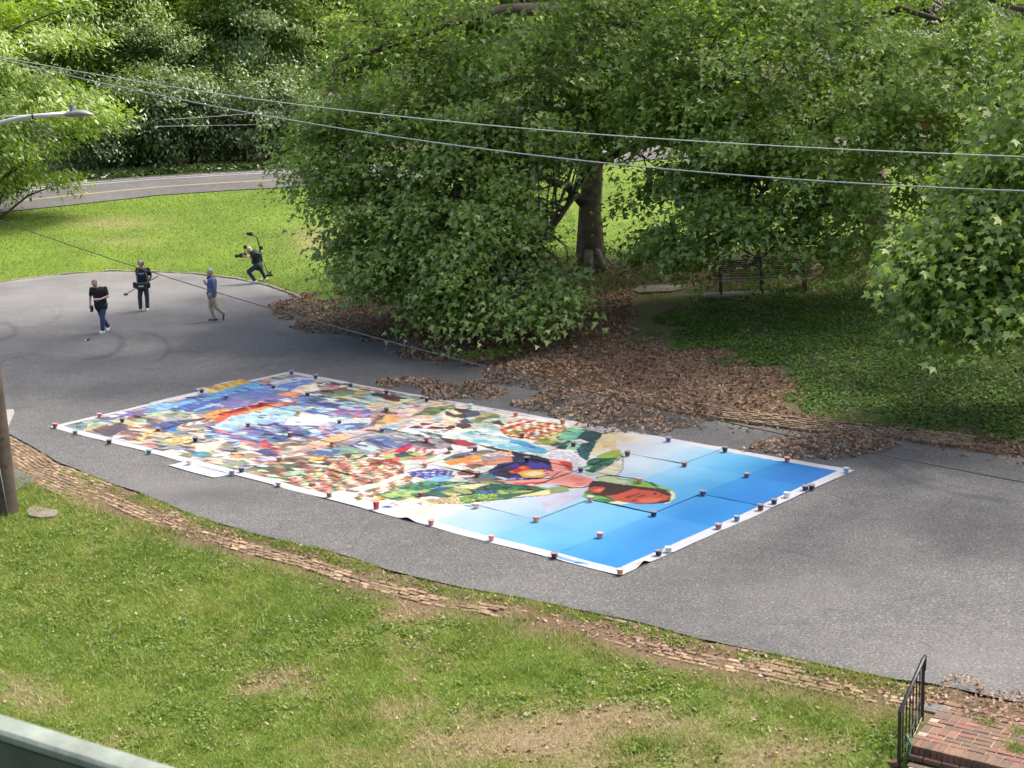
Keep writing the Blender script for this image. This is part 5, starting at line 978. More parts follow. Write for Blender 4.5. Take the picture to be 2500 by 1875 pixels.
for i, (px_, dp, kd, sc) in enumerate(behind): W('woodland_tree', '%s tree glimpsed through the plane tree leaves, %s from the left' % (kn[kd], nth[i]), px_, dp, kd, sc, i * 2.1)
for i, px_ in enumerate((195, 262, 330, 395, 460, 525, 590, 650, 715)):
    yy = np.interp(px_, [q[0] for q in upp], [q[1] for q in upp]); hp = hit(px_, yy - 3); dp = float((hp - CPOS) @ cf) + 2.6
    W('roadside_shrub', 'dark shrub at the far roadside, %s from the left' % nth[i], px_, dp, 'shrub', random.uniform(.85, 1.25), i * 1.7, 'shrub', 'undergrowth along the far roadside', random.uniform(.9, 1.4))
for i, px_ in enumerate((2080, 2200, 2320, 2440)):
    yy = np.interp(px_, [q[0] for q in upp], [q[1] for q in upp]); hp = hit(px_, yy - 2); dp = float((hp - CPOS) @ cf) + 3
    W('roadside_shrub', 'shrub on the far verge seen under the plane trees at right, %s from the left' % nth[i], px_, dp, 'shrub', random.uniform(.9, 1.2), i * 1.1, 'shrub', 'undergrowth along the far roadside', 1.2)
# low weeds along the far verge
pts = []
for px_ in np.arange(120, 780, 1.2):
    yy = np.interp(px_, [q[0] for q in upp], [q[1] for q in upp]); pts.append((px_, yy - 3 - 9 * random.random()))
hp = hits([p[0] for p in pts], [p[1] for p in pts]); hp = np.repeat(hp, 14, 0); n = len(hp); hp = hp + rng.normal(0, .45, (n, 3)) * np.array([1, 1, 0]); hp[:, 2] = ground_z(hp[:, 0], hp[:, 1]) + rng.uniform(.03, .55, n) ** 1.5
k = lotdist(hp[:, 0], hp[:, 1])[0] > 5; hp = hp[k]; n = len(hp)
me = leaves('verge_weeds', hp, np.array([0, 0, 1.0]) + rng.normal(0, .5, (n, 3)), rng.normal(0, 1, (n, 3)), rng.uniform(.12, .3, n), OVAL_T, M['darkleaf'], rng.random(n) * .7, .3)
tag(obj('verge_weeds', me), 'ragged weeds on the verge along the far side of the road', 'weeds', kind='stuff')
# seedling patches in the leaf drift
for (a, b, lb) in ((1225, 885, 'small green seedling patch in the leaf drift above the mural'), (1165, 893, 'trailing green sprig lying in the leaf drift left of the seedlings')):
    c = hit(a, b); n = 170; P = np.stack([rng.normal(c[0], .55, n), rng.normal(c[1], .22, n)], 1); P = np.column_stack([P, ground_z(P[:, 0], P[:, 1]) + .24 + rng.uniform(0, .15, n)])
    me = leaves('seedling_patch', P - c, np.array([0, 0, 1.0]) + rng.normal(0, .4, (n, 3)), rng.normal(0, 1, (n, 3)), rng.uniform(.09, .16, n), OVAL_T, M['ivy'], rng.uniform(.4, 1, n), .3)
    o = tag(obj('seedling_patch', me), lb, 'plant', kind='stuff'); o.location = c
# ------------------------------------------------------------------ utility pole, street lamp and wires
UP = hit(16, 1252); dP = float((UP - CPOS) @ cf)
pole = empty('utility_pole', tuple(UP), 0, 'weathered wooden utility pole at the left edge of the lawn', 'utility pole')
b = MB(); b.tube([(0, 0, -.3), (0, 0, 0), (.01, 0, 2), (.0, 0, 5), (.0, 0, 8), (0, 0, 11.2)], [.235, .225, .205, .185, .165, .14], 14); b.build('pole', simple('weathered_pole_wood', (.05, .037, .026), .9, var=.55, scale=3.2, bump=.8), pole, True)
b = MB(); b.tube([(-.14, -.19, -.2), (-.13, -.18, 3)], .05, 8); b.build('conduit', simple('grey_conduit', (.32, .33, .34), .5), pole, True)
b = MB(); b.tube([(.10, -.21, .05), (.05, -.215, .9), (-.06, -.205, 1.6), (-.05, -.2, 2.4), (-.07, -.19, 5)], .011, 5); b.build('ground_wire', M['wire'], pole, True)
for z_ in (.55, .95, 1.5, 2.1): MB().box((.13, -.14, z_), (.05, .05, .03), .7).build('bolt', M['iron'], pole)
lamp = empty('street_lamp', tuple(UP), 0, 'curved pale metal street lamp arm reaching in at left', 'street lamp')
def rel(x, y, d): return tuple(at(x, y, d) - UP)
b = MB(); ap = [rel(-108, 372, dP), rel(-60, 335, dP - .05), rel(0, 300, dP - .1), rel(40, 290, dP - .12), rel(80, 284, dP - .14), rel(166, 277.5, dP - .2)]; b.tube(ap, [.05, .048, .046, .045, .044, .043], 10); b.build('arm', M['lamp_metal'], lamp, True)
b = MB(); b.tube([rel(79, 284, dP - .14), rel(83, 283.7, dP - .14)], .055, 10); b.build('clamp', M['iron'], lamp, True)
hp = [rel(x, y, dP - .2) for x, y in ((160, 279), (170, 279), (190, 277), (210, 278), (224, 280), (231, 281.5))]
V = []; Fc = []
for p, (hw, up_, dn__) in zip(hp, ((.05, .045, .05), (.07, .05, .06), (.12, .075, .06), (.13, .07, .04), (.09, .035, .02), (.015, .006, .008))):
    for k in range(10):
        a = 2 * math.pi * k / 10; V.append((p[0], p[1] + hw * math.cos(a), p[2] + (up_ if math.sin(a) > 0 else dn__) * math.sin(a)))
for i in range(5):
    for k in range(10): Fc.append((i * 10 + k, i * 10 + (k + 1) % 10, (i + 1) * 10 + (k + 1) % 10, (i + 1) * 10 + k))
me = bpy.data.meshes.new('lamp_head'); me.from_pydata(V, [], Fc + [tuple(range(10)), tuple(range(50, 60))]); me.materials.append(M['lamp_head']); [setattr(p, 'use_smooth', True) for p in me.polygons]; obj('lamp_head', me, lamp)
q = rel(176, 273, dP - .2); b = MB(); b.lathe([(.045, 0), (.045, .10), (.05, .10), (.05, .13), (.0, .135)], 10, q); b.build('photocell', simple('photocell_blue_grey', (.12, .15, .2), .5), lamp)
b = MB(); b.tube([rel(-90, 290, dP), rel(0, 284.5, dP - .1), rel(80, 281, dP - .14)], .012, 5); b.build('feed_wire', M['wire'], lamp, True)
def wire(name, label, pts, d0, d1, r, mat, grp='overhead wires'):
    xs_ = np.linspace(pts[0][0], pts[-1][0], 46); ys_ = np.interp(xs_, [p[0] for p in pts], [p[1] for p in pts])
    c = np.polyfit([p[0] for p in pts], [p[1] for p in pts], 3); ys_ = np.polyval(c, xs_)
    P = [at(x, y, d0 + (d1 - d0) * i / 45) for i, (x, y) in enumerate(zip(xs_, ys_))]; b = MB(); b.tube([p - P[0] for p in P], r, 5, False)
    o = b.build(name, mat, None, True); o.location = P[0]; return tag(o, label, 'wire', grp)
wire('overhead_wire', 'pale overhead wire, upper of the two crossing the plane trees', [(-135, 112), (0, 139), (270, 186), (700, 252), (1208, 309), (1600, 337), (2500, 382), (2900, 396)], dP, 21, .0095, M['wire'])
wire('overhead_wire', 'twisted overhead cable, lower of the two crossing the plane trees', [(-135, 112), (0, 143), (270, 205), (700, 290), (993, 340), (1450, 396), (1600, 412), (2500, 462), (2900, 478)], dP, 20.5, .011, M['wire2'])
wire('service_cable', 'thin dark cable slanting over the men and the leaf piles', [(-75, 512), (0, 537), (174, 597), (332, 653), (498, 705), (690, 765), (1100, 868), (1545, 981), (1726, 1020), (2178, 1116), (2500, 1178), (2700, 1215)], dP, 14, .008, M['wire3'])
wire('distant_wire', 'faint distant wire in front of the dark woods, lower', [(380, 309), (480, 307), (600, 305), (760, 303)], 84, 88, .015, M['wire2'], 'distant wires')
wire('distant_wire', 'faint distant wire in front of the dark woods, upper', [(400, 292), (500, 286), (620, 277), (760, 268)], 84, 88, .015, M['wire2'], 'distant wires')

# ------------------------------------------------------------------ pads, stones and small things on the ground
def flat(name, px_pts, th, mat, label, cat, z=None, jitter=.03, off=.0):
    P = hits([p[0] for p in px_pts], [p[1] for p in px_pts]); c = P.mean(0); b = MB(); n = len(P)
    v = [tuple(p - c + np.array([0, 0, -.05])) for p in P] + [tuple((p - c) * .98 + np.array([0, 0, th + random.gauss(0, jitter * th)])) for p in P]
    b.add(v, [tuple(range(n, 2 * n))] + [(i, (i + 1) % n, n + (i + 1) % n, n + i) for i in range(n)]); o = b.build(name, mat); o.location = c + np.array([0, 0, off]); return tag(o, label, cat)
flat('concrete_pad', [(-40, 1010), (14, 1002), (34, 1001), (36, 1008), (26, 1032), (18, 1048), (-40, 1060)], .02, M['concrete'], 'pale concrete pad on the asphalt behind the utility pole', 'concrete pad', off=.006)
flat('flat_stone', [(64, 1252), (72, 1244), (90, 1240), (100, 1243), (118, 1247), (140, 1250), (146, 1256), (132, 1266), (98, 1269), (70, 1263)], .045, M['stone'], 'flat tan stone set in the grass beside the utility pole', 'stone')
o = flat('side_path', [(-60, 1130), (34, 1150), (60, 1158), (88, 1172), (70, 1188), (40, 1200), (-60, 1230)], .02, M['asphalt'], 'small asphalt apron behind the utility pole', None); o['kind'] = 'structure'; o.location.z += .02
for (a, b_, lb) in ((253, 439, 'white scrap of litter on the far verge above the street'), (535, 417, 'white scrap of litter on the far verge, right one')):
    p = hit(a, b_); m_ = MB(); m_.box((0, 0, .09), (.28, .2, .10), random.random(), bev=.03); o = m_.build('litter_scrap', M['white']); o.location = (p[0], p[1], p[2] + .05); tag(o, lb, 'litter', 'litter on the far verge')
p = G(216, 831); puck = empty('ground_marker', (p[0], p[1], .006), 0, 'small black object left on the asphalt near the man in jeans', 'marker'); b = MB(); b.lathe([(.05, 0), (.06, .02), (.045, .05), (.0, .055)], 10); b.build('body', M['black'], puck); b = MB(); b.tube([(-.02, 0, .02), (-.12, .0, .012)], [.02, .012], 6); b.build('tail', M['white'], puck)

# ------------------------------------------------------------------ iron railing, meter lid and hose by the steps
F0 = G(2251, 1759, TOP); N0 = G(2197, 1738, .50); rail = empty('iron_railing', tuple(F0), 0, 'black iron stair railing at the corner of the brick steps', 'railing')
ft = np.array([0, 0, .80]); nt_ = N0 - F0; nb = np.array([nt_[0], nt_[1], -.42])
fb = np.array([0, 0, 0.0])
MB().box(tuple((fb + ft) / 2), (.034, .034, .80)).build('post', M['iron'], rail); MB().box((nb[0], nb[1], (nb[2] + nt_[2]) / 2), (.034, .034, nt_[2] - nb[2])).build('post', M['iron'], rail)
b = MB(); ex_ = (ft - nt_) / np.linalg.norm(ft - nt_); b.tube([nt_ + np.array([0, 0, -.05]), nt_ + np.array([0, 0, .0]), ft + np.array([0, 0, .005]), ft + ex_ * .06, ft + ex_ * .07 - np.array([0, 0, .2])], [.02, .024, .024, .022, .014], 8); b.build('handrail', M['iron'], rail, True)
lo0 = fb + np.array([0, 0, .05]); lo1 = np.array([nb[0], nb[1], lo0[2] + (nt_[2] - ft[2])])
b = MB(); b.tube([lo0, lo1], .014, 6); b.build('bottom_rail', M['iron'], rail)
for k in range(1, 7):
    t_ = k / 7; p0 = lo0 + (lo1 - lo0) * t_; p1 = ft + (nt_ - ft) * t_; b = MB(); b.tube([p0, p1], .0085, 6); b.build('baluster', M['iron'], rail)
b = MB(); b.tube([lo0 + (lo1 - lo0) * .1 + np.array([0, 0, .35]), lo0 + (lo1 - lo0) * .5 + np.array([.02, 0, .22]), lo0 + (lo1 - lo0) * .9 + np.array([0, 0, .12]), lo1 + np.array([-.1, -.05, -.1])], .008, 5); o = b.build('loose_cable', M['wire3']); o.location = F0; tag(o, 'black cable looped through the iron railing', 'cable')
hc = G(2213, 1838, -.05); b = MB(); b.tube([(0, .02, .22), (.05, 0, .1), (.02, -.02, 0), (.07, -.04, -.08), (.03, -.05, -.16), (.1, -.1, -.2)], .016, 6); o = b.build('garden_hose', M['green_hose'], None, True); o.location = hc; tag(o, 'green hose hanging at the foot of the iron railing', 'hose')
ml = G(2283, 1733, .0); me_ = empty('meter_cover', tuple(ml), ang, 'metal water meter cover half buried in leaves by the steps', 'cover')
MB().box((0, 0, 0), (.30, .24, .06), bev=.01).build('frame', simple('rusty_frame', (.14, .11, .085), .9), me_); MB().box((0, 0, .022), (.22, .16, .03), bev=.008).build('lid', simple('cast_lid', (.09, .085, .08), .7), me_)

# ------------------------------------------------------------------ balcony rail in the foreground
a = G(0, 1762, 7.2); c = G(365, 1875, 7.2); d_ = (c - a) / np.linalg.norm(c - a); ra = a - d_ * 1.2; rb = c + d_ * 1.6; mid = (ra + rb) / 2; L_ = np.linalg.norm(rb - ra); rz_ = math.atan2(d_[1], d_[0])
bal = empty('balcony_rail', tuple(mid), rz_, 'blurred pale green wooden balcony rail in the bottom left corner', 'railing')
MB().box((0, 0, -.008), (L_, .038, .016), bev=.004).build('cap', simple('weathered_pale_green_paint', (.145, .17, .138), .8, var=.5, scale=9, bump=.3), bal)
MB().box((0, -.003, -.13), (L_, .026, .225)).build('board', simple('shaded_grey_green_board', (.055, .062, .048), .9, var=.4, scale=6), bal)  # mossy board, its colour also darkened for the shade on this side
for k in (-1.2, 0, 1.25): MB().box((k, .045, -.5), (.06, .06, .95)).build('post', M['black'], bal)

# ------------------------------------------------------------------ bench under the plane trees
bp_ = hit(1862, 716); bench = empty('park_bench', tuple(bp_), math.radians(-4), 'dark slatted park bench half hidden by plane tree leaves', 'bench'); mb_ = simple('dark_green_black_paint', (.018, .022, .02), .5); BL = 2.9
for k in range(9): MB().box((0, .30 + .10 * k / 8, .52 + .055 * k), (BL, .022, .030)).build('back_slat', mb_, bench)
for k in range(7): MB().box((0, -.22 + k * .075, .44 + .006 * (k == 0)), (BL, .05, .026)).build('seat_slat', simple('pale_worn_slat', (.30, .29, .26), .7) if k == 0 else mb_, bench)
for x_ in (-BL / 2 + .2, -.02, BL / 2 - .2):
    b = MB(); b.box((x_, -.18, .21), (.06, .06, .43)); b.box((x_, .30, .21), (.06, .06, .43)); b.build('leg', simple('rusty_leg', (.07, .035, .025), .8), bench); b = MB(); b.tube([(x_, .28, .4), (x_, .33, .6), (x_, .42, 1.0)], .028, 6); b.build('back_post', mb_, bench)
    b = MB(); b.tube([(x_, .36, .68), (x_, .1, .66), (x_, -.2, .64), (x_, -.22, .44)], .02, 6); b.build('armrest', mb_, bench)
pl = hit(1830, 722); o = MB().box((0, 0, 0), (2.7, .6, .24), bev=.04).build('concrete_plinth', M['concrete']); o.location = (pl[0], pl[1] + .25, pl[2] - .06); o.rotation_euler[2] = math.radians(-4); tag(o, 'weathered concrete plinth under the slatted bench', 'plinth')
for s_ in range(2): pass
flat('stone_slab', [(1542, 712), (1560, 700), (1620, 698), (1670, 700), (1680, 706), (1640, 714), (1560, 718)], .05, M['stone'], 'pale stone slab in the grass left of the bench', 'stone slab')

# ------------------------------------------------------------------ red car on the road behind the plane trees
ii_ = int(np.argmin(abs(np.array(xs) - 2360))); cpt = LO[ii_] * .62 + HI[ii_] * .38; tdir = LO[ii_ + 2] - LO[ii_ - 2]; car = empty('parked_car', (cpt[0], cpt[1], float(terrain(*cpt)) + .17), math.atan2(tdir[1], tdir[0]), 'red car on the road glimpsed through the leaves at right', 'car')
cp = simple('red_car_paint', (.42, .025, .03), .25, .0, .05); gl = simple('car_glass', (.02, .025, .03), .08); ty = simple('tyre_rubber', (.02, .02, .02), .9); ri = simple('alloy_rim', (.4, .4, .42), .35, .7)
prof = [(-2.1, .30), (-2.15, .62), (-2.0, .86), (-1.45, .95), (-1.0, 1.30), (-.4, 1.45), (.5, 1.43), (1.05, 1.12), (1.35, .95), (1.95, .82), (2.15, .60), (2.12, .30)]
def wz(z): return .88 if z < 1.0 else .88 - (z - .95) * .5
b = MB(); n_ = len(prof); b.add([(x_, -wz(z_), z_) for x_, z_ in prof] + [(x_, wz(z_), z_) for x_, z_ in prof], [tuple(range(n_)), tuple(range(2 * n_ - 1, n_ - 1, -1))] + [(i, n_ + i, n_ + (i + 1) % n_, (i + 1) % n_) for i in range(n_)]); o = b.build('body', cp, car); bv = o.modifiers.new('bevel', 'BEVEL'); bv.width = .06; bv.segments = 2
for s_ in (-1, 1):
    b = MB(); b.add([(-1.0, s_ * (wz(1.0) + .012), 1.0), (1.0, s_ * (wz(1.0) + .012), 1.0), (.55, s_ * (wz(1.36) + .012), 1.36), (-.75, s_ * (wz(1.36) + .012), 1.36)], [(0, 1, 2, 3)]); b.build('side_window', gl, car)
    for x_ in (-1.3, 1.35):
        b = MB(); M_ = Matrix.Translation((x_, s_ * .80, .31)) @ Matrix.Rotation(math.pi / 2, 4, 'X'); t_ = MB(); t_.lathe([(.2, -.1), (.31, -.1), (.33, -.05), (.33, .05), (.31, .1), (.2, .1)], 18); w_ = MB(); w_.add([M_ @ Vector(v) for v in t_.v], t_.f); wo_ = w_.build('wheel', ty, car, True); t_ = MB(); t_.lathe([(.0, -.105), (.2, -.105), (.2, .105), (0, .105)], 14); w_ = MB(); w_.add([M_ @ Vector(v) for v in t_.v], t_.f); w_.build('rim', ri, wo_)
    MB().box((2.10, s_ * .62, .66), (.10, .3, .14), bev=.03).build('headlight', M['white'], car); MB().box((-2.10, s_ * .66, .74), (.10, .25, .16), bev=.03).build('tail_light', simple('tail_light_red', (.3, .01, .01), .2), car)
b = MB(); b.add([(1.13, -.72, 1.09), (1.13, .72, 1.09), (.60, .62, 1.40), (.60, -.62, 1.40)], [(0, 1, 2, 3)]); b.build('windscreen', gl, car); b = MB(); b.add([(-1.42, -.7, 1.0), (-1.42, .7, 1.0), (-1.05, .62, 1.30), (-1.05, -.62, 1.30)], [(0, 1, 2, 3)]); b.build('rear_window', gl, car)
# ------------------------------------------------------------------ people
def cap(b, p, q, r1, r2, n=12):
    p = Vector(p); q = Vector(q); d = q - p; L = d.length
    if L < 1e-5: d = Vector((0, 0, 1)); L = 1e-4
    d.normalize(); pts = []; rad = []
    for k in range(4): a = math.pi / 2 * (1 - k / 4); pts.append(p - d * r1 * math.sin(a)); rad.append(max(r1 * math.cos(a), .002))
    pts.append(p); rad.append(r1); pts.append(q); rad.append(r2)
    for k in range(1, 5): a = math.pi / 2 * k / 4; pts.append(q + d * r2 * math.sin(a)); rad.append(max(r2 * math.cos(a), .002))
    b.tube(pts, rad, n)
def ell(b, c, r, n=12, rot=None):
    t = MB(); pr = [(max(math.sin(math.pi * k / 8), .01), -math.cos(math.pi * k / 8)) for k in range(9)]; t.lathe(pr, n)
    R = rot or Matrix.Identity(3); b.add([Vector(c) + R @ Vector((v[0] * r[0], v[1] * r[1], v[2] * r[2])) for v in t.v], t.f)
def solid(name, b, mat, parent, vox=.009, it=4):
    o = b.build(name, mat, parent, True); m_ = o.modifiers.new('union', 'REMESH'); m_.mode = 'VOXEL'; m_.voxel_size = vox; m_.use_smooth_shade = True
    s_ = o.modifiers.new('soften', 'SMOOTH'); s_.factor = .5; s_.iterations = it; return o
def yaw(v): return Matrix.Rotation(math.atan2(v[0], -v[1]), 3, 'Z')    # face looks along -Y before turning
def hand(b, w, d, side, curl=.5):
    w = Vector(w); d = Vector(d).normalized(); s = Vector(side).normalized(); s = (s - d * s.dot(d)).normalized(); n = d.cross(s)
    cap(b, w, w + d * .07, .027, .034)
    for k, (o, L) in enumerate(((-.033, .072), (-.011, .082), (.011, .076), (.032, .060))):
        a = w + d * .085 + s * o; m1 = a + d * L * .55 + n * L * .15 * curl; m2 = m1 + d * L * .45 * (1 - curl * .6) + n * L * .5 * curl; cap(b, a, m1, .0098, .009, 8); cap(b, m1, m2, .009, .0075, 8)
    a = w + d * .03 - s * .03; m1 = a - s * .03 + d * .03 + n * .012; cap(b, a, m1, .012, .010, 8); cap(b, m1, m1 + d * .032 + n * .01, .010, .008, 8)
def person(label, loc, J, skin, shirt, trou, shoe, hair, sleeve='short', cat='person', sole=None, tshirt_len=.0, hair_full=True, bulk=0.0):
    root = empty('person', loc, 0, label, cat); V_ = {k: Vector(v) for k, v in J.items() if isinstance(v, tuple)}
    sm = simple('skin', skin, .55, var=.06); h = V_['head']; fd = Vector(J['face']).normalized(); Rz = yaw(fd); pit = J.get('nod', 0.0); R = Rz @ Matrix.Rotation(pit, 3, 'X')
    sl, sr, hl, hr = V_['sl'], V_['sr'], V_['hl'], V_['hr']; ch = (sl + sr) / 2; pv = (hl + hr) / 2; nk = ch + Vector((0, 0, .05)) + (h - ch) * .25
    b = MB()
    ell(b, h + R @ Vector((0, .0, .03)), (.076, .092, .105), 14, R); ell(b, h + R @ Vector((0, -.028, -.05)), (.058, .062, .066), 12, R); cap(b, h + R @ Vector((0, -.088, .012)), h + R @ Vector((0, -.108, -.012)), .010, .015, 8)
    for s_ in (-1, 1): ell(b, h + R @ Vector((s_ * .079, .012, .0)), (.012, .022, .032), 8, R); ell(b, h + R @ Vector((s_ * .03, -.075, .035)), (.02, .014, .012), 8, R)
    ell(b, h + R @ Vector((0, -.083, -.055)), (.026, .010, .010), 8, R)
    cap(b, nk - Vector((0, 0, .06)), h + R @ Vector((0, .02, -.04)), .062, .056)
    def torso(b, g, lo=0.0):
        cap(b, ch + (pv - ch) * .12 + (sl - sr) * .22, ch + (pv - ch) * .12 - (sl - sr) * .22, .105 + g, .105 + g); m_ = ch + (pv - ch) * .55; dl = (sl - sr) * .17
        for s_ in (-1, 1): cap(b, ch + (pv - ch) * .2 + dl * s_, m_ + dl * s_ * .9, .118 + g, .112 + g); cap(b, m_ + dl * s_ * .9, pv + dl * s_ * .85 - Vector((0, 0, lo)), .112 + g, .118 + g)
    torso(b, 0); cap(b, hl, hr, .115, .115)
    for s_, e_, w_ in (('sl', 'el', 'wl'), ('sr', 'er', 'wr')):
        cap(b, V_[s_], V_[e_], .054, .042); cap(b, V_[e_], V_[w_], .042, .028); hd = V_.get('d' + w_) or (V_[w_] - V_[e_]); hand(b, V_[w_], hd, J.get('s' + w_, (1, 0, 0)), J.get('curl', .5))
    for h_, k_, a_, t_ in (('hl', 'kl', 'al', 'tl'), ('hr', 'kr', 'ar', 'tr')): cap(b, V_[h_], V_[k_], .082, .056); cap(b, V_[k_], V_[a_], .054, .038); cap(b, V_[a_] - Vector((0, 0, .03)), V_[t_], .036, .028)
    solid('body', b, sm, root, .008)
    b = MB(); torso(b, .016 + bulk, tshirt_len)
    for s_, e_, w_ in (('sl', 'el', 'wl'), ('sr', 'er', 'wr')):
        if sleeve == 'short': cap(b, V_[s_], V_[s_].lerp(V_[e_], .68), .070, .062)
        else: cap(b, V_[s_], V_[e_], .070, .057); cap(b, V_[e_], V_[e_].lerp(V_[w_], .94), .055, .042)
    solid('shirt', b, simple('shirt_cloth', shirt, .9, var=.2, scale=14), root, .010)
    b = MB(); cap(b, hl + Vector((0, 0, .02)), hr + Vector((0, 0, .02)), .128 + bulk * .7, .128 + bulk * .7)
    for h_, k_, a_ in (('hl', 'kl', 'al'), ('hr', 'kr', 'ar')): cap(b, V_[h_], V_[k_], .104 + bulk * .4, .080); cap(b, V_[k_], V_[a_].lerp(V_[k_], .06), .078, .068)
    solid('trousers', b, simple('trouser_cloth', trou, .9, var=.25, scale=9), root, .010)
    for a_, t_ in (('al', 'tl'), ('ar', 'tr')):
        b = MB(); A_, T_ = V_[a_], V_[t_]; d = (T_ - A_); d2 = d.normalized(); hz = Vector((d.x, d.y, 0)); hz = hz.normalized() if hz.length > .02 else Vector((0, -1, 0))
        if abs(d2.z) < .75: base = A_ - Vector((0, 0, .055)); cap(b, base - hz * .055, T_, .045, .042); cap(b, A_ - Vector((0, 0, .02)), base, .045, .05)
        else: cap(b, A_, T_, .046, .036)
        so = solid('shoe', b, simple('shoe_leather', shoe, .6, var=.15), root, .008)
        if sole is not None:
            b = MB()
            if abs(d2.z) < .75: cap(b, A_ - Vector((0, 0, .082)) - hz * .05, T_ - Vector((0, 0, .026)), .040, .036)
            else: cap(b, A_ + Vector((.03, 0, 0)), T_ + Vector((.03, 0, 0)), .034, .026)
            solid('sole', b, simple('shoe_sole', sole, .7), so, .008)
    hm = simple('hair', hair, .8, var=.3, scale=30); b = MB(); ell(b, h + R @ Vector((0, .030, .060)), (.088, .092, .098), 14, R); ell(b, h + R @ Vector((0, .05, .0)), (.084, .066, .09), 12, R)
    if hair_full: solid('hair', b, hm, root, .008)
    b = MB()
    for s_ in (-1, 1): ell(b, h + R @ Vector((s_ * .03, -.088, .022)), (.013, .006, .006), 8, R)
    ell(b, h + R @ Vector((0, -.091, -.055)), (.020, .006, .004), 8, R); b.build('eyes_and_mouth', simple('dark_features', (.10, .045, .035), .6), root, True)
    return root
SK = (.42, .235, .17)
p = G(250, 813)
m1 = person('man in black shirt and jeans walking, looking down at a phone', (p[0], p[1], .006), dict(head=(-.07, -.10, 1.61), face=(.25, -1, 0), nod=.55, sl=(.24, 0, 1.45), sr=(-.20, -.02, 1.45), el=(.31, -.08, 1.19), wl=(.09, -.30, 1.14), er=(-.28, .03, 1.18), wr=(-.29, -.06, .94), hl=(.12, .05, .90), hr=(-.06, .05, .90), kl=(.06, -.06, .48), al=(.03, -.02, .09), tl=(-.02, -.20, .04), kr=(.02, .10, .48), ar=(.10, .38, .14), tr=(.09, .24, .04), dwl=(-.9, -.3, .1), swl=(0, .3, 1), swr=(0, 1, 0)), SK, (.012, .011, .012), (.030, .055, .11), (.40, .46, .50), (.24, .14, .075), tshirt_len=.06, sole=(.55, .56, .56), bulk=.012)
b = MB(); M_ = Matrix.Translation((.0, -.33, 1.16)) @ Matrix.Rotation(.5, 4, 'X'); b.box((0, 0, 0), (.16, .085, .012), M=M_, bev=.003); o = b.build('phone', M['black']); o.location = (p[0], p[1], 0); tag(o, 'phone held by the man in black shirt and jeans', 'phone'); b = MB(); M2 = Matrix.Translation((.0, -.333, 1.168)) @ Matrix.Rotation(.5, 4, 'X'); b.box((0, 0, 0), (.145, .075, .002), M=M2); b.build('screen', simple('phone_screen', (.3, .32, .36), .1), o)
b = MB(); ell(b, (-.23, -.10, .83), (.05, .10, .12)); ell(b, (-.23, -.20, .78), (.03, .08, .05)); o = solid('held_hat', b, M['black'], None, .01); o.location = (p[0], p[1], 0); tag(o, 'black cap held in the hand of the man looking at a phone', 'hat')

p = G(346, 759)
m2 = person('sound recordist in black with grey hair and headphones standing by the far kerb', (p[0], p[1], .006), dict(head=(.13, -.04, 1.66), face=(-.35, -1, 0), nod=.12, sl=(.36, 0, 1.46), sr=(-.02, 0, 1.46), el=(.42, .10, 1.19), wl=(.28, .20, 1.0), er=(-.07, .10, 1.19), wr=(.02, .20, .98), hl=(.21, .02, .90), hr=(.05, .02, .90), kl=(.24, -.02, .49), al=(.20, .04, .09), tl=(.23, -.13, .04), kr=(-.01, -.03, .49), ar=(-.03, 0, .09), tr=(-.12, -.15, .04), dwl=(-1, 0, -.3), dwr=(1, 0, 0), swl=(0, 0, 1), swr=(0, 0, 1)), SK, (.012, .012, .014), (.035, .04, .048), (.62, .56, .34), (.50, .50, .48), tshirt_len=.05, sole=(.6, .58, .5), bulk=.01)
b = MB(); b.box((.15, -.148, 1.34), (.20, .004, .035)); b.build('shirt_print', simple('pale_blue_print', (.22, .42, .52), .8), m2); b = MB(); b.box((.15, -.152, 1.275), (.19, .004, .03)); b.build('shirt_print', simple('deep_blue_print', (.03, .05, .2), .8), m2)
hd = empty('headphones', (p[0], p[1], 0), 0, 'black headphones on the grey haired sound recordist', 'headphones'); R = yaw(Vector((-.35, -1, 0)))
b = MB(); hc_ = Vector((.13, -.04, 1.68)); b.tube([hc_ + R @ Vector((.105 * math.cos(a), .0, .02 + .125 * math.sin(a))) for a in np.linspace(0, math.pi, 11)], .012, 6); b.build('headband', M['black'], hd, True)
for s_ in (-1, 1): b = MB(); ell(b, hc_ + R @ Vector((s_ * .098, 0, .0)), (.024, .042, .05), 10, R); b.build('ear_cup', M['black'], hd, True)
bag = empty('sound_bag', (p[0], p[1], 0), 0, 'black audio mixer bag worn at the waist of the sound recordist', 'bag')
MB().box((.14, -.20, .92), (.38, .16, .24), bev=.03).build('case', M['black'], bag); MB().box((.13, -.285, .915), (.18, .006, .03)).build('label_strip', M['white'], bag); MB().box((-.12, -.15, .95), (.10, .12, .20), bev=.02).build('pouch', M['black'], bag); MB().box((.37, -.12, .92), (.08, .1, .2), bev=.02).build('pouch', M['black'], bag)
b = MB(); b.tube([(.33, -.14, .9), (.34, -.15, 1.2), (.28, -.12, 1.46), (.2, .06, 1.53)], .018, 5); b.build('strap', simple('grey_strap', (.16, .16, .16), .8), bag); b = MB(); b.tube([(-.02, -.14, .9), (-.04, -.14, 1.2), (.03, -.12, 1.46), (.1, .06, 1.53)], .018, 5); b.build('strap', simple('grey_strap', (.16, .16, .16), .8), bag)
b = MB(); b.tube([(.40, -.1, .84), (.44, -.11, .75), (.46, -.12, .66), (.42, -.12, .64), (.40, -.12, .74)], .006, 5); b.build('cable_loop', simple('pale_cable_loop', (.4, .4, .4), .6), bag)
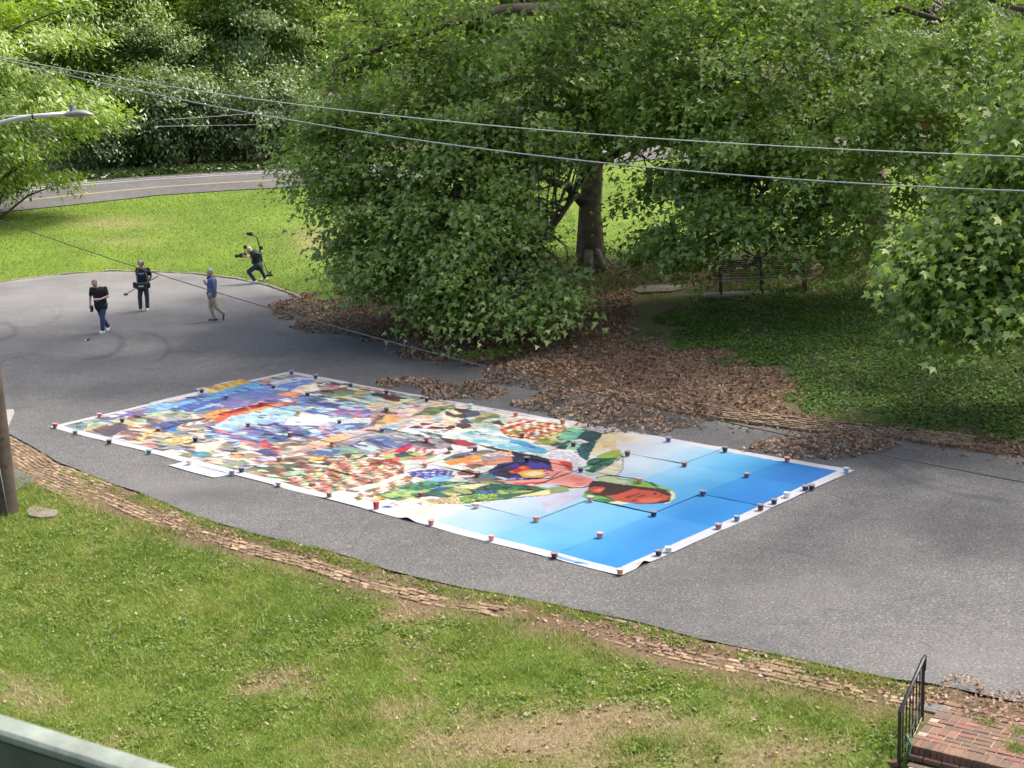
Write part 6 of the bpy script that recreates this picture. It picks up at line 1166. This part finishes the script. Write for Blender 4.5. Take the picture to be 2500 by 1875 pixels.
bo = empty('boom_pole', (p[0], p[1], 0), 0, 'short boom pole with furry microphone held behind the sound recordist', 'microphone'); b = MB(); b.tube([(-.47, .12, .64), (.10, .26, .92), (.62, .30, 1.17)], [.014, .015, .017], 7); b.build('pole', M['black'], bo, True); b = MB(); ell(b, (-.53, .11, .60), (.085, .06, .055)); b.build('microphone', simple('grey_fur', (.10, .10, .095), .95, var=.4, scale=30), bo, True)

p = G(519, 785)
m3 = person('grey haired man in blue shirt and khaki trousers walking left', (p[0], p[1], .006), dict(head=(.04, 0, 1.63), face=(-1, -.12, 0), nod=-.05, sl=(.13, -.19, 1.41), sr=(.07, .19, 1.41), el=(.20, -.25, 1.10), wl=(.12, -.25, .86), er=(.02, .28, 1.14), wr=(-.16, .20, 1.24), hl=(.06, -.09, .90), hr=(.04, .09, .90), kl=(.17, -.09, .50), al=(.42, -.08, .27), tl=(.39, -.08, .06), kr=(-.04, .09, .48), ar=(.07, .08, .09), tr=(-.11, .06, .04), dwl=(-.1, 0, -1), dwr=(-.3, -.2, 1), swl=(1, 0, 0), swr=(1, 0, 0)), SK, (.065, .095, .20), (.31, .26, .195), (.04, .036, .036), (.36, .34, .30), 'long', sole=(.55, .53, .5), bulk=.03)
b = MB(); cap(b, (-.02, -.06, 1.47), (.10, -.06, 1.49), .05, .045); cap(b, (-.02, .06, 1.47), (.10, .06, 1.49), .05, .045); solid('collar', b, simple('dark_collar', (.02, .018, .03), .9), m3, .01); b = MB(); b.lathe([(.18, .93), (.18, .975)], 18, (.05, 0, 0), False); bo_ = b.build('belt', M['black'], m3); bo_.scale = (.98, 1.16, 1)

p = G(622, 692)
m4 = person('camera operator in black crouching at the edge of the lawn', (p[0], p[1], .03), dict(head=(-.12, -.02, 1.27), face=(-1, -.1, 0), nod=.25, sl=(.06, -.20, 1.21), sr=(.04, .20, 1.21), el=(-.02, -.27, 1.0), wl=(-.20, -.16, 1.05), er=(-.08, .24, 1.0), wr=(-.26, .12, 1.05), hl=(.19, -.10, .68), hr=(.20, .10, .68), kl=(-.19, -.14, .47), al=(.03, -.12, .11), tl=(-.14, -.14, .04), kr=(.24, .28, .45), ar=(.36, .42, .12), tr=(.20, .44, .04), dwl=(-1, 0, .2), dwr=(-1, 0, .2), swl=(0, 0, 1), swr=(0, 0, 1)), SK, (.013, .013, .016), (.022, .036, .075), (.70, .71, .72), (.55, .48, .38), tshirt_len=.04, sole=(.8, .8, .8), bulk=.035)
b = MB(); b.box((.17, 0, .98), (.30, .40, .52), M=Matrix.Translation((.16, 0, .98)) @ Matrix.Rotation(.28, 4, 'Y'), bev=.05); b.build('vest', M['black'], m4)
rig = empty('camera_rig', (p[0], p[1], .03), 0, 'black film camera on a body rig arching over the crouching operator', 'camera rig')
MB().box((-.36, -.03, 1.10), (.26, .15, .17), bev=.015).build('camera_body', M['black'], rig); b = MB(); b.tube([(-.48, -.03, 1.09), (-.60, -.03, 1.08)], [.055, .06], 12); b.build('lens', M['black'], rig, True); MB().box((-.63, -.03, 1.08), (.07, .17, .14), bev=.01).build('matte_box', M['black'], rig)
MB().box((-.26, -.02, 1.42), (.12, .10, .14), bev=.012).build('monitor', M['black'], rig); b = MB(); b.tube([(-.28, -.02, 1.20), (-.27, -.02, 1.36)], .014, 6); b.build('monitor_arm', M['black'], rig)
MB().box((-.33, -.12, 1.10), (.10, .02, .08), bev=.006).build('side_handle', simple('pale_handle', (.35, .33, .31), .6), rig)
b = MB(); b.tube([(.34, 0, .80), (.33, 0, 1.1), (.29, 0, 1.42), (.25, 0, 1.68), (.20, 0, 1.80), (.10, 0, 1.86), (-.08, 0, 1.86)], [.03, .03, .028, .024, .022, .02, .016], 8); b.build('support_arm', M['black'], rig, True)
MB().box((-.05, 0, 1.93), (.22, .10, .11), bev=.012).build('spring_head', M['black'], rig); b = MB(); b.tube([(-.15, 0, 1.95), (-.33, 0, 1.94)], .008, 6); b.build('antenna', M['black'], rig); MB().box((.36, 0, 1.36), (.12, .12, .14), bev=.02).build('back_joint', M['black'], rig)
b = MB(); b.tube([(-.02, 0, 1.86), (-.20, -.02, 1.55), (-.33, -.03, 1.19)], .004, 5); b.build('suspension_line', M['black'], rig)
b = MB(); b.tube([(.38, .02, .95), (.47, .02, .62), (.55, .02, .32)], [.024, .024, .022], 7); b.build('tail_boom', simple('tan_boom', (.18, .12, .04), .6), rig, True); MB().box((.60, .02, .27), (.26, .12, .09), bev=.02).build('counterweight', M['black'], rig); MB().box((.63, .02, .37), (.07, .07, .10), bev=.01).build('battery', M['black'], rig)
